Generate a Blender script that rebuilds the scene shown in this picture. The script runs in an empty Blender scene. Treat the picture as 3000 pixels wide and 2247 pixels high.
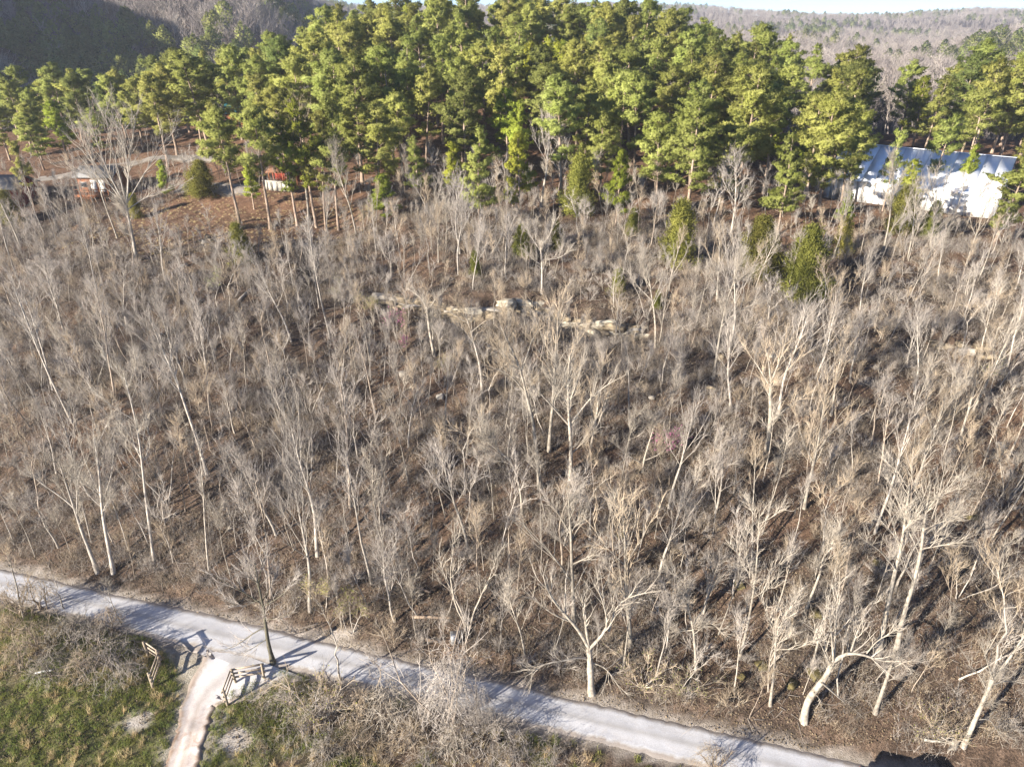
import bpy, math, random
import numpy as np
from mathutils import Vector, Matrix

# ------------------------------------------------------------------ camera, sky, sun, exposure
scene = bpy.context.scene
PITCH = math.radians(27.5)
CAMH = 48.0
FPX = 2079.0                       # focal length in pixels of the 3000 px wide photograph
cam_data = bpy.data.cameras.new("camera")
cam_data.sensor_width = 36.0
cam_data.lens = 36.0 * FPX / 3000.0
cam_data.clip_start = 0.5
cam_data.clip_end = 6000.0
cam = bpy.data.objects.new("camera", cam_data)
scene.collection.objects.link(cam)
cam.location = (0, 0, CAMH)
cam.rotation_euler = (math.radians(90) - PITCH, 0, 0)
scene.camera = cam

SUN_EL = math.radians(18.0)
SUN_AZ = math.atan2(-0.81, -0.585)            # where the sun stands (x, y)
sun_from = Vector((math.sin(SUN_AZ) * math.cos(SUN_EL), math.cos(SUN_AZ) * math.cos(SUN_EL), math.sin(SUN_EL)))
world = bpy.data.worlds.new("World")
scene.world = world
world.use_nodes = True
wn = world.node_tree.nodes
sky = wn.new("ShaderNodeTexSky")
sky.sky_type = 'NISHITA'
sky.sun_disc = False
sky.sun_elevation = SUN_EL
sky.sun_rotation = SUN_AZ % (2 * math.pi)
sky.altitude = 3000
sky.air_density = 0.75
sky.dust_density = 0.15
sky.ozone_density = 5.0
world.node_tree.links.new(sky.outputs[0], wn["Background"].inputs[0])
wn["Background"].inputs[1].default_value = 0.07
sd = bpy.data.lights.new("sun", 'SUN')
sd.energy = 5.0
sd.angle = math.radians(0.53)
sd.color = (1.0, 0.92, 0.80)
sun = bpy.data.objects.new("sun", sd)
scene.collection.objects.link(sun)
sun.rotation_euler = (-sun_from).to_track_quat('-Z', 'Y').to_euler()
sun.location = sun_from * 300
scene.view_settings.view_transform = 'Standard'
scene.view_settings.look = 'None'
scene.view_settings.gamma = 1.0
scene.view_settings.use_curve_mapping = False
scene.view_settings.exposure = 1.85

COL = scene.collection
rng = np.random.default_rng(7)
random.seed(7)

# ------------------------------------------------------------------ maths helpers
def sstep(a, b, x):
    t = np.clip((np.asarray(x, float) - a) / (b - a), 0, 1)
    return t * t * (3 - 2 * t)

def _hash(ix, iy, s):
    n = (ix * 374761393 + iy * 668265263 + s * 982451653) & 0x7fffffff
    n = ((n ^ (n >> 13)) * 1274126177) & 0x7fffffff
    return ((n ^ (n >> 16)) & 0xffff) / 65535.0

def vnoise(x, y, s=0):
    x = np.asarray(x, float); y = np.asarray(y, float)
    ix = np.floor(x).astype(np.int64); iy = np.floor(y).astype(np.int64)
    fx = x - ix; fy = y - iy
    fx = fx * fx * (3 - 2 * fx); fy = fy * fy * (3 - 2 * fy)
    a = _hash(ix, iy, s); b = _hash(ix + 1, iy, s); c = _hash(ix, iy + 1, s); d = _hash(ix + 1, iy + 1, s)
    return (a * (1 - fx) + b * fx) * (1 - fy) + (c * (1 - fx) + d * fx) * fy

def fbm(x, y, s=0, o=4):
    v = 0; a = 0.5; t = 0
    for k in range(o):
        v = v + a * vnoise(np.asarray(x) * 2 ** k, np.asarray(y) * 2 ** k, s + k); t += a; a *= 0.5
    return v / t

# ------------------------------------------------------------------ terrain height
def road_d(x, y):
    return (np.asarray(y, float) - (37.9 - 0.27 * np.asarray(x, float))) * 0.966

PROF_D = [-400, -60, -14, -5, -2.6, 2.3, 3.2, 18.5, 42, 60, 75, 110, 260]
PROF_Z = [-4, -3, -1.3, -0.45, 0, 0, 0.55, 6.8, 14.2, 17.6, 19.4, 21, 21]
LEDGE_D0 = 46.2

def ledge_d(x):
    return LEDGE_D0 + 1.5 * np.sin(np.asarray(x) * 0.17) + 0.9 * np.sin(np.asarray(x) * 0.41 + 1)

def drive_mask(x, y):
    """1 inside the farm drive that leaves the road for the field"""
    cx = drive_cx(y)
    return 1 - sstep(drive_hw(y), drive_hw(y) + 1.2, np.abs(np.asarray(x) - cx))

def drive_cx(y):
    return np.interp(y, [20, 32.5, 35.2, 38.2, 39.5, 41, 43, 46], [-23.6, -24.05, -24.4, -24.95, -24.5, -23.1, -22.3, -22.3])

def drive_hw(y):
    return np.interp(y, [20, 32.5, 35.2, 38.2, 39.5, 41, 43, 46], [1.35, 1.4, 1.3, 1.4, 2.2, 4.2, 7.2, 9.0])

def hz(x, y):
    x = np.asarray(x, float); y = np.asarray(y, float)
    d = road_d(x, y)
    z = np.interp(d, PROF_D, PROF_Z)
    off = sstep(2.4, 9, np.abs(d))
    z = z + off * ((fbm(x * 0.06, y * 0.06, 3) - 0.5) * 3.2 + (fbm(x * 0.3, y * 0.3, 9) - 0.5) * 0.7)
    # rock ledge half-way up the slope: ground dips in front of it and steps up
    ld = ledge_d(x)
    win = sstep(-20, -14, x) * (1 - sstep(15, 20, x)) + 0.5 * sstep(44, 48, x) * (1 - sstep(52, 56, x))
    win = np.clip(win, 0, 1)
    z = z + win * 2.3 * (sstep(ld - 0.1, ld + 0.7, d) - sstep(ld - 9, ld - 0.5, d))
    # small gullies running down the slope
    up = sstep(4, 14, d) * (1 - sstep(60, 80, d))
    z = z - up * 1.1 * sstep(0.55, 0.8, vnoise(x * 0.11 + d * 0.02, 0.3 + d * 0.012, 21))
    # pine hill
    z = z + 14.5 * np.exp(-((x + 8) / 62.0) ** 2 - ((y - 205) / 58.0) ** 2)
    # far country
    az = x / np.maximum(np.abs(y), 1.0)
    lf = 1 - sstep(-0.40, -0.17, az)
    line = np.interp(az, [-0.4, 0.0, 0.12, 0.25, 0.36, 0.45, 0.58, 0.7, 0.85, 1.2], [50, 56, 60, 50, 38, 35, 47, 43, 50, 46])
    mid = 24 + 9 * np.sin(az * 9 + 0.6) + 5 * np.sin(az * 21)
    k1 = sstep(250, 430, y); k2 = sstep(430, 740, y); k3 = sstep(760, 930, y); k4 = sstep(980, 1750, y); k5 = sstep(1800, 2600, y)
    zr = 2 + 10 * k1 + (mid - 12) * k2 - (mid - 8) * k3 + (line - 8) * k4 - 25 * k5
    spur = (fbm(x / 95.0 + y / 400.0, y / 260.0, 31) - 0.5)
    zr = zr + spur * np.interp(y, [240, 420, 700, 1000, 1500, 3000], [6, 24, 26, 34, 14, 10])
    zl = np.interp(y, [190, 240, 290, 400, 520, 700, 1200, 3000], [-8, -8, 2, 44, 72, 105, 120, 90])
    zl = zl + (fbm(x / 120.0, y / 120.0, 41) - 0.5) * 16
    zf = zr * (1 - lf) + zl * lf
    hill = np.exp(-((x + 8) / 85.0) ** 2)
    m = sstep(165, 250, y - 45 * hill)
    z = z * (1 - m) + zf * m
    # unseen ridge beyond the left edge, added to shade the far valley
    z = z + 135 * np.exp(-(((x + 400) / 95.0) ** 2 + ((y - 235) / 105.0) ** 2) / 2)
    bx = (x - 56.9) * 0.805 - (y - 131.2) * 0.593; by = (x - 56.9) * 0.593 + (y - 131.2) * 0.805
    bm_ = sstep(-9, -1, bx) * (1 - sstep(27, 36, bx)) * sstep(-13, -3, by) * (1 - sstep(23, 32, by))
    z = z * (1 - bm_) + 18.2 * bm_
    # land rising behind and beside stays gentle; drop a little under road and drive
    rd = 1 - sstep(1.9, 2.6, np.abs(d))
    z = z - 0.06 * np.maximum(rd, drive_mask(x, y) * (1 - sstep(41.5, 46, y)))
    return z

def hz1(x, y):
    return float(hz(np.array([x]), np.array([y]))[0])

CP, SP = math.cos(PITCH), math.sin(PITCH)

def ray(px, py):
    u = (px - 1500) / FPX; v = -(py - 1123.5) / FPX
    return u, CP + v * SP, -SP + v * CP

_T = np.concatenate([np.arange(25, 260, 0.25), np.arange(260, 2500, 3.0)])
def at(px, py):
    """the point of the ground seen at a place of the photograph"""
    a, b, c = ray(px, py)
    X = a / b * _T; Z = CAMH + c / b * _T
    h = hz(X, _T)
    k = int(np.argmax(Z <= h)) if np.any(Z <= h) else len(_T) - 1
    return Vector((float(X[k]), float(_T[k]), float(h[k])))

def on_plane(px, py, Y):
    a, b, c = ray(px, py)
    return Vector((a / b * Y, Y, CAMH + c / b * Y))

def project(p):
    X, Y, Z = p[0], p[1], p[2] - CAMH
    yy = Y * CP - Z * SP; zz = Y * SP + Z * CP
    if yy < 1: return (-9999, -9999)
    return 1500 + FPX * X / yy, 1123.5 - FPX * zz / yy

def pct(p):
    px, py = project(p)
    return px / 30.0, py / 22.47

def in_frame(p, m=120):
    px, py = project(p)
    return -m < px < 3000 + m and -m < py < 2247 + m

# landmarks of the photograph (pixel, words), used to say where look-alike things stand
SLOPE_MARKS = [(400, 770, 'big vase tree by the orange cabin'), (1584, 1433, 'tall curving pale tree'), (1668, 1300, 'white limbed tree'), (1530, 1505, 'crooked left bending tree'), (1733, 2030, 'forked roadside tree'), (1681, 1750, 'straight white tree'),
    (2355, 2115, 'arching tree'), (2574, 1850, 'tallest right slope tree'), (2560, 2097, 'short thick trunk'), (2819, 2192, 'lower right forked tree'), (2353, 1750, 'zigzag trunk'), (2166, 1929, 'slim straight tree'), (2255, 2074, 'twin stemmed pale tree'),
    (804, 1950, 'dark tree at the drive'), (310, 1680, 'two thick left trunks'), (2587, 741, 'twin stemmed vase tree'), (2723, 729, 'fan crowned tree'), (1580, 1162, 'broken snag'), (1273, 1044, 'broken topped tree'), (2244, 1300, 'stout vase tree'),
    (2090, 1112, 'slim forked tree'), (1880, 1384, 'crossing limbed white tree'), (1414, 1153, 'leaning grey trunk'), (1921, 1022, 'double white trunk'), (452, 1600, 'tall pink barked tree'), (1250, 1740, 'fallen logs'), (1160, 985, 'upper redbud'),
    (640, 905, 'yellow green budding tree'), (2900, 1170, 'right budding tree'), (2650, 890, 'short orange ledge'), (1560, 930, 'limestone ledge'), (1340, 1880, 'discarded cabinet'), (2300, 870, 'dark cedar pair'), (715, 768, 'lawn edge cedar'),
    (2085, 1140, 'orange tan boulder'), (450, 1980, 'left rail fence'), (720, 2020, 'right rail fence'), (2600, 2240, 'pickup truck'), (610, 700, 'pale boulder heap'), (245, 600, 'orange cabin'), (30, 620, 'dark red cabin'), (2930, 1315, 'square grey boulder')]
PINE_MARKS = [(690, 318, 'lone tall lawn pine'), (744, 312, 'dark crowned lawn pine'), (1100, 300, 'broad pale trunked pine'), (1400, 375, 'far reaching front pine'), (1530, 390, 'narrow bright front pine'), (1803, 440, 'narrow light pine'), (2285, 395, 'bright pine by the building'),
    (2395, 260, 'big domed pine'), (2712, 335, 'pine above the white roof'), (2785, 155, 'large spreading pine'), (2420, 180, 'dark round valley pine'), (2915, 172, 'tall leaning pine'), (1585, 262, 'white bare tree in the gap'), (905, 285, 'fan twigged bare tree'),
    (330, 330, 'big vase tree crown'), (690, 335, 'teal roofed cabin'), (90, 412, 'small pine by the red cabin'), (2520, 409, 'white roof left end'), (1690, 455, 'round dark cedar'), (2000, 590, 'wide cedar')]
ORD = ['nearest', 'second nearest', 'third nearest', 'fourth nearest', 'fifth nearest', 'sixth nearest', 'seventh nearest', 'eighth nearest', 'ninth nearest', 'tenth nearest', 'eleventh nearest', 'twelfth nearest', 'thirteenth nearest', 'fourteenth nearest', 'fifteenth nearest', 'sixteenth nearest', 'seventeenth nearest', 'eighteenth nearest', 'nineteenth nearest', 'twentieth nearest']
PENDING = []
def later(o, words, p, marks):
    """the label of a look-alike is written once all of them stand"""
    px, py = project(p); PENDING.append((o, words, min(max(px, 0), 3000), min(max(py, 0), 2247), marks))
def write_labels():
    sets = {}
    for (o, w, px, py, marks) in PENDING:
        m = min(marks, key=lambda q: (q[0] - px) ** 2 + (q[1] - py) ** 2); dx, dy = px - m[0], py - m[1]
        d = ('left of' if dx < 0 else 'right of') if abs(dx) > abs(dy) else ('above' if dy < 0 else 'below')
        sets.setdefault((w, d, m[2]), []).append((dx * dx + dy * dy, o))
    for (w, d, m), v in sets.items():
        v.sort(key=lambda q: q[0])
        for k, (_, o) in enumerate(v): o["label"] = '%s, %s %s the %s' % (w, ORD[min(k, 19)], d, m)

# ------------------------------------------------------------------ object helpers
def new_mesh(name, verts, faces, mats=(), smooth=False):
    me = bpy.data.meshes.new(name)
    if isinstance(verts, np.ndarray): verts = verts.tolist()
    me.from_pydata(verts, [], faces)
    for m in mats: me.materials.append(m)
    if smooth:
        me.polygons.foreach_set("use_smooth", np.ones(len(me.polygons), bool))
    me.update()
    return me

def mesh_np(name, V, tris=None, quads=None, mat=None, smooth=False):
    """quick mesh from numpy arrays of triangles and quads"""
    V = np.asarray(V, np.float32)
    nt = 0 if tris is None else len(tris); nq = 0 if quads is None else len(quads)
    me = bpy.data.meshes.new(name)
    me.vertices.add(len(V)); me.vertices.foreach_set("co", V.ravel())
    loops = []
    if nt: loops.append(np.asarray(tris, np.int32).ravel())
    if nq: loops.append(np.asarray(quads, np.int32).ravel())
    L = np.concatenate(loops)
    me.loops.add(len(L)); me.loops.foreach_set("vertex_index", L)
    me.polygons.add(nt + nq)
    st = np.concatenate([np.arange(nt) * 3, nt * 3 + np.arange(nq) * 4]).astype(np.int32)
    me.polygons.foreach_set("loop_start", st)
    if smooth: me.polygons.foreach_set("use_smooth", np.ones(nt + nq, bool))
    if mat: me.materials.append(mat)
    me.update(calc_edges=True)
    return me

def link(name, me, parent=None, loc=None, rot=None):
    o = bpy.data.objects.new(name, me)
    COL.objects.link(o)
    if parent is not None: o.parent = parent
    if loc is not None: o.location = loc
    if rot is not None: o.rotation_euler = rot
    return o

def tag(o, label, cat, group=None, kind=None):
    if label: o["label"] = label
    if cat: o["category"] = cat
    if group: o["group"] = group
    if kind: o["kind"] = kind
    return o

def thing(name, label, cat, loc=(0, 0, 0), rot=(0, 0, 0), group=None, scale=None):
    o = bpy.data.objects.new(name, None)
    o.empty_display_size = 0.3
    COL.objects.link(o)
    o.location = loc; o.rotation_euler = rot
    if scale is not None: o.scale = scale
    return tag(o, label, cat, group)

def structure(o):
    o["kind"] = "structure"
    return o

class Geo:
    """collects tubes, twigs, boxes and leaf faces for one mesh"""
    def __init__(self):
        self.V = []; self.T = []; self.Q = []; self.n = 0
    def add(self, V, T=None, Q=None):
        V = np.asarray(V, float).reshape(-1, 3)
        if T is not None and len(T): self.T.append(np.asarray(T, np.int64) + self.n)
        if Q is not None and len(Q): self.Q.append(np.asarray(Q, np.int64) + self.n)
        self.V.append(V); self.n += len(V)
    def tube(self, pts, rad, sides=6, cap=False, lump=0.0, r=None):
        pts = np.asarray(pts, float); rad = np.asarray(rad, float); n = len(pts)
        tan = np.gradient(pts, axis=0)
        tan /= np.linalg.norm(tan, axis=1)[:, None] + 1e-9
        ref = np.where(np.abs(tan[:, 2:3]) < 0.9, np.array([[0, 0, 1.0]]), np.array([[1.0, 0, 0]]))
        if np.any(ref[:, 2] != ref[0, 2]): ref = np.tile(np.array([[0.31, 0.93, 0.2]]), (n, 1))
        u = np.cross(tan, ref); u /= np.linalg.norm(u, axis=1)[:, None] + 1e-9
        v = np.cross(tan, u)
        a = np.arange(sides) / sides * 2 * math.pi
        R = rad[:, None] * np.ones((1, sides))
        if lump and r is not None: R = R * (1 + lump * r.normal(size=(n, sides)))
        V = pts[:, None, :] + R[:, :, None] * (np.cos(a)[None, :, None] * u[:, None, :] + np.sin(a)[None, :, None] * v[:, None, :])
        i = np.arange(n - 1)[:, None] * sides; j = np.arange(sides)[None, :]; k = (j + 1) % sides
        Q = np.stack([i + j, i + k, i + sides + k, i + sides + j], -1).reshape(-1, 4)
        T = None
        V = V.reshape(-1, 3)
        if cap:
            V = np.vstack([V, pts[0], pts[-1]])
            b = n * sides
            js = np.arange(sides); ks = (js + 1) % sides
            T = np.concatenate([np.stack([np.full(sides, b), ks, js], -1),
                                np.stack([np.full(sides, b + 1), (n - 1) * sides + js, (n - 1) * sides + ks], -1)])
        self.add(V, T, Q)
    def twigs(self, P, D, L, R, bend=0.15, r=None):
        """many bent three-sided twigs at once; returns their mid points and directions"""
        P = np.asarray(P, float); n = len(P)
        if n == 0: return P, P, np.zeros(0)
        D = D / (np.linalg.norm(D, axis=1)[:, None] + 1e-9)
        side = r.normal(size=(n, 3)); u = np.cross(D, side); u /= np.linalg.norm(u, axis=1)[:, None] + 1e-9
        v = np.cross(D, u)
        M = P + D * (L * 0.5)[:, None] + u * (L * bend * r.uniform(-1, 1, n))[:, None]
        E = P + D * L[:, None] + v * (L * bend * r.uniform(-1, 1, n))[:, None] + np.array([0, 0, 1.0]) * (L * 0.08)[:, None]
        vs = []
        for (C, f) in ((P, 1.0), (M, 0.65)):
            for k in range(3):
                a = k * 2.0944
                vs.append(C + (R * f)[:, None] * (math.cos(a) * u + math.sin(a) * v))
        vs.append(E)
        V = np.stack(vs, 1).reshape(-1, 3)
        b = (np.arange(n) * 7)[:, None]
        q = np.array([[0, 1, 4, 3], [1, 2, 5, 4], [2, 0, 3, 5]]); t = np.array([[3, 4, 6], [4, 5, 6], [5, 3, 6]])
        self.add(V, (b[:, None] + t[None]).reshape(-1, 3), (b[:, None] + q[None]).reshape(-1, 4))
        return M, E, D
    def slivers(self, P, D, L, W, r):
        """finest twigs / needles / leaves: one narrow triangle each"""
        n = len(P)
        if n == 0: return
        D = D / (np.linalg.norm(D, axis=1)[:, None] + 1e-9)
        s = np.cross(D, r.normal(size=(n, 3))); s /= np.linalg.norm(s, axis=1)[:, None] + 1e-9
        V = np.stack([P - s * (W * 0.5)[:, None], P + s * (W * 0.5)[:, None], P + D * L[:, None]], 1).reshape(-1, 3)
        self.add(V, np.arange(n * 3).reshape(-1, 3))
    def tufts(self, P, D, L, W, N, r):
        """needles whose shading follows the rounded mass they belong to"""
        n = len(P); D = D / (np.linalg.norm(D, axis=1)[:, None] + 1e-9)
        s = np.cross(D, r.normal(size=(n, 3))); s /= np.linalg.norm(s, axis=1)[:, None] + 1e-9
        flip = np.sign(np.einsum('ij,ij->i', np.cross(s, D), N)); s = s * np.where(flip == 0, 1, flip)[:, None]
        V = np.stack([P - s * (W * 0.5)[:, None], P + s * (W * 0.5)[:, None], P + D * L[:, None]], 1).reshape(-1, 3)
        self.add(V, np.arange(n * 3).reshape(-1, 3))
        self.N = np.repeat(N / (np.linalg.norm(N, axis=1)[:, None] + 1e-9), 3, 0)
    def leaves(self, P, S, r, flat=0.0):
        """small four-cornered leaf faces"""
        n = len(P)
        if n == 0: return
        D = r.normal(size=(n, 3)); D[:, 2] *= (1 - flat); D /= np.linalg.norm(D, axis=1)[:, None]
        s = np.cross(D, r.normal(size=(n, 3)) * np.array([1, 1, 1 - flat]) + 1e-6); s /= np.linalg.norm(s, axis=1)[:, None] + 1e-9
        a = S[:, None] * D; b = S[:, None] * 0.45 * s
        V = np.stack([P - a * 0.5, P + b, P + a * 0.5, P - b], 1).reshape(-1, 3)
        self.add(V, None, np.arange(n * 4).reshape(-1, 4))
    def box(self, c, s, rot=None):
        c = np.asarray(c, float); h = np.asarray(s, float) / 2
        V = np.array([[x, y, z] for z in (-1, 1) for y in (-1, 1) for x in (-1, 1)], float) * h
        if rot is not None: V = V @ np.array(Matrix.Rotation(rot, 3, 'Z')).T
        self.add(V + c, None, [[0, 2, 3, 1], [4, 5, 7, 6], [0, 1, 5, 4], [2, 6, 7, 3], [0, 4, 6, 2], [1, 3, 7, 5]])
    def beam(self, a, b, w, h):
        """a squared timber from a to b"""
        a = np.asarray(a, float); b = np.asarray(b, float); d = b - a; d = d / np.linalg.norm(d)
        up = np.array([0, 0, 1.0]) if abs(d[2]) < 0.9 else np.array([0, 1.0, 0])
        s = np.cross(d, up); s /= np.linalg.norm(s); t = np.cross(s, d)
        V = [p + s * w / 2 * i + t * h / 2 * j for p in (a, b) for (i, j) in ((-1, -1), (1, -1), (1, 1), (-1, 1))]
        self.add(V, None, [[0, 3, 2, 1], [4, 5, 6, 7], [0, 1, 5, 4], [1, 2, 6, 5], [2, 3, 7, 6], [3, 0, 4, 7]])
    def mesh(self, name, mat, smooth=False):
        V = np.concatenate(self.V)
        T = np.concatenate(self.T) if self.T else None
        Q = np.concatenate(self.Q) if self.Q else None
        me = mesh_np(name, V, T, Q, mat, smooth)
        if getattr(self, 'N', None) is not None:
            me.polygons.foreach_set('use_smooth', np.ones(len(me.polygons), bool))
            me.normals_split_custom_set_from_vertices(self.N.astype(np.float32))
        return me

# ------------------------------------------------------------------ materials
def mat_base(name):
    m = bpy.data.materials.new(name); m.use_nodes = True
    nt = m.node_tree; b = nt.nodes["Principled BSDF"]
    b.inputs["Roughness"].default_value = 0.9
    b.inputs["Specular IOR Level"].default_value = 0.07
    return m, nt, b

def noise_node(nt, scale, detail=5, rough=0.6, coord='Object', distort=0.0):
    tc = nt.nodes.new("ShaderNodeTexCoord"); n = nt.nodes.new("ShaderNodeTexNoise")
    n.inputs["Scale"].default_value = scale; n.inputs["Detail"].default_value = detail
    n.inputs["Roughness"].default_value = rough; n.inputs["Distortion"].default_value = distort
    nt.links.new(tc.outputs[coord], n.inputs["Vector"])
    return n

def ramp(nt, src, stops):
    r = nt.nodes.new("ShaderNodeValToRGB"); e = r.color_ramp.elements
    while len(e) < len(stops): e.new(0.5)
    for k, (p, c) in enumerate(stops):
        e[k].position = p; e[k].color = (*c, 1)
    nt.links.new(src, r.inputs[0])
    return r

def mix(nt, fac, a, b, mode='MIX'):
    m = nt.nodes.new("ShaderNodeMix"); m.data_type = 'RGBA'; m.blend_type = mode
    if isinstance(fac, (int, float)): m.inputs[0].default_value = fac
    else: nt.links.new(fac, m.inputs[0])
    for s, k in ((a, 6), (b, 7)):
        if isinstance(s, tuple): m.inputs[k].default_value = (*s, 1)
        else: nt.links.new(s, m.inputs[k])
    return m.outputs[2]

def bump(nt, b, src, strength, dist):
    n = nt.nodes.new("ShaderNodeBump"); n.inputs["Strength"].default_value = strength
    n.inputs["Distance"].default_value = dist
    nt.links.new(src, n.inputs["Height"]); nt.links.new(n.outputs[0], b.inputs["Normal"])

def bark_mat(name, dark, light, scale=2.2):
    """bark: blotches along the stem, and each tree its own tone between two colours"""
    m, nt, b = mat_base(name)
    n = noise_node(nt, scale, 6, 0.7)
    r = ramp(nt, n.outputs[0], [(0.3, dark), (0.62, light)])
    oi = nt.nodes.new("ShaderNodeObjectInfo")
    hs = nt.nodes.new("ShaderNodeHueSaturation")
    mr = nt.nodes.new("ShaderNodeMapRange"); mr.inputs[3].default_value = 0.72; mr.inputs[4].default_value = 1.22
    nt.links.new(oi.outputs["Random"], mr.inputs[0]); nt.links.new(mr.outputs[0], hs.inputs["Value"])
    nt.links.new(r.outputs[0], hs.inputs["Color"]); nt.links.new(hs.outputs[0], b.inputs["Base Color"])
    return m

def leaf_mat(name, c1, c2, trans=0.3, hue=0.03, val=(0.75, 1.25), scale=0.5):
    m = bpy.data.materials.new(name); m.use_nodes = True; nt = m.node_tree
    nt.nodes.remove(nt.nodes["Principled BSDF"]); out = nt.nodes["Material Output"]
    n = noise_node(nt, scale, 3, 0.6)
    r = ramp(nt, n.outputs[0], [(0.35, c1), (0.65, c2)])
    oi = nt.nodes.new("ShaderNodeObjectInfo"); hs = nt.nodes.new("ShaderNodeHueSaturation")
    mv = nt.nodes.new("ShaderNodeMapRange"); mv.inputs[3].default_value = val[0]; mv.inputs[4].default_value = val[1]
    nt.links.new(oi.outputs["Random"], mv.inputs[0]); nt.links.new(mv.outputs[0], hs.inputs["Value"])
    ml = nt.nodes.new("ShaderNodeMath"); ml.operation = 'MULTIPLY'; ml.inputs[1].default_value = 7.31
    fr = nt.nodes.new("ShaderNodeMath"); fr.operation = 'FRACT'
    mh = nt.nodes.new("ShaderNodeMapRange"); mh.inputs[3].default_value = 0.5 - hue; mh.inputs[4].default_value = 0.5 + hue
    nt.links.new(oi.outputs["Random"], ml.inputs[0]); nt.links.new(ml.outputs[0], fr.inputs[0])
    nt.links.new(fr.outputs[0], mh.inputs[0]); nt.links.new(mh.outputs[0], hs.inputs["Hue"])
    nt.links.new(r.outputs[0], hs.inputs["Color"])
    d = nt.nodes.new("ShaderNodeBsdfDiffuse"); t = nt.nodes.new("ShaderNodeBsdfTranslucent"); mx = nt.nodes.new("ShaderNodeMixShader")
    mx.inputs[0].default_value = trans
    nt.links.new(hs.outputs[0], d.inputs[0]); nt.links.new(hs.outputs[0], t.inputs[0])
    nt.links.new(d.outputs[0], mx.inputs[1]); nt.links.new(t.outputs[0], mx.inputs[2]); nt.links.new(mx.outputs[0], out.inputs[0])
    return m

def plain_mat(name, c, var=0.15, scale=3.0, rough=0.85, metal=0.0, spec=0.2):
    m, nt, b = mat_base(name)
    n = noise_node(nt, scale, 6, 0.65)
    lo = tuple(v * (1 - var) for v in c); hi = tuple(min(1, v * (1 + var)) for v in c)
    r = ramp(nt, n.outputs[0], [(0.3, lo), (0.7, hi)])
    nt.links.new(r.outputs[0], b.inputs["Base Color"])
    b.inputs["Roughness"].default_value = rough; b.inputs["Metallic"].default_value = metal
    b.inputs["Specular IOR Level"].default_value = spec
    return m

M = {}
M['bark_pale'] = bark_mat('bark_pale', (0.13, 0.11, 0.088), (0.38, 0.335, 0.275))
M['bark_grey'] = bark_mat('bark_grey', (0.17, 0.145, 0.12), (0.43, 0.385, 0.33))
M['bark_brown'] = bark_mat('bark_brown', (0.13, 0.10, 0.08), (0.34, 0.28, 0.22))
M['bark_dark'] = bark_mat('bark_dark', (0.06, 0.055, 0.04), (0.20, 0.18, 0.13))
M['bark_pine'] = bark_mat('bark_pine', (0.14, 0.10, 0.075), (0.38, 0.29, 0.22))
M['twig_pale'] = bark_mat('twig_pale', (0.24, 0.205, 0.165), (0.43, 0.38, 0.315), 0.8)
M['twig_grey'] = bark_mat('twig_grey', (0.22, 0.19, 0.165), (0.40, 0.355, 0.31), 0.8)
M['twig_tan'] = bark_mat('twig_tan', (0.25, 0.19, 0.13), (0.46, 0.375, 0.275), 0.8)
M['twig_dark'] = bark_mat('twig_dark', (0.11, 0.09, 0.07), (0.24, 0.2, 0.16), 0.8)
M['needles'] = leaf_mat('pine_needles', (0.27, 0.29, 0.07), (0.41, 0.42, 0.135), 0.42, 0.018, (0.85, 1.2))
M['needles_dark'] = leaf_mat('needles_dark', (0.18, 0.21, 0.062), (0.27, 0.295, 0.095), 0.38, 0.02)
M['needles_bright'] = leaf_mat('needles_bright', (0.23, 0.265, 0.035), (0.36, 0.385, 0.07), 0.35, 0.015)
M['twig_far'] = bark_mat('twig_far', (0.15, 0.125, 0.115), (0.27, 0.235, 0.215), 0.3)
M['cedar'] = leaf_mat('cedar_sprays', (0.14, 0.145, 0.032), (0.25, 0.24, 0.06), 0.33, 0.02)
M['budding'] = leaf_mat('budding_leaves', (0.26, 0.29, 0.06), (0.36, 0.38, 0.10), 0.4, 0.02)
M['blossom'] = leaf_mat('redbud_blossom', (0.42, 0.12, 0.27), (0.56, 0.20, 0.38), 0.3, 0.01)
M['grass'] = leaf_mat('green_grass', (0.15, 0.18, 0.04), (0.33, 0.33, 0.12), 0.38, 0.03)
M['dry_grass'] = leaf_mat('dry_grass', (0.42, 0.32, 0.17), (0.60, 0.49, 0.29), 0.3, 0.01)
M['litter'] = leaf_mat('fallen_leaves', (0.10, 0.07, 0.048), (0.27, 0.20, 0.14), 0.1, 0.02, scale=1.7)
def rock_mat(name, lo, hi, stain):
    """bedded limestone: thin level beds, cracks and dark weather stains"""
    m, nt, b = mat_base(name)
    tc = nt.nodes.new("ShaderNodeTexCoord"); mp = nt.nodes.new("ShaderNodeMapping"); mp.inputs["Scale"].default_value = (0.5, 0.5, 4.5); nt.links.new(tc.outputs["Object"], mp.inputs[0])
    n1 = nt.nodes.new("ShaderNodeTexNoise"); n1.inputs["Scale"].default_value = 1.6; n1.inputs["Detail"].default_value = 7; n1.inputs["Roughness"].default_value = 0.7; nt.links.new(mp.outputs[0], n1.inputs["Vector"])
    n2 = noise_node(nt, 2.2, 7, 0.7, distort=0.8)
    c = ramp(nt, n1.outputs[0], [(0.32, lo), (0.62, hi)]).outputs[0]
    k = ramp(nt, n2.outputs[0], [(0.40, (1, 1, 1)), (0.56, (0, 0, 0))]).outputs[0]
    nt.links.new(mix(nt, k, c, stain), b.inputs["Base Color"]); bump(nt, b, n1.outputs[0], 0.9, 0.12)
    return m
M['rock_tan'] = rock_mat('limestone_tan', (0.20, 0.155, 0.10), (0.36, 0.295, 0.205), (0.085, 0.068, 0.05))
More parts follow.
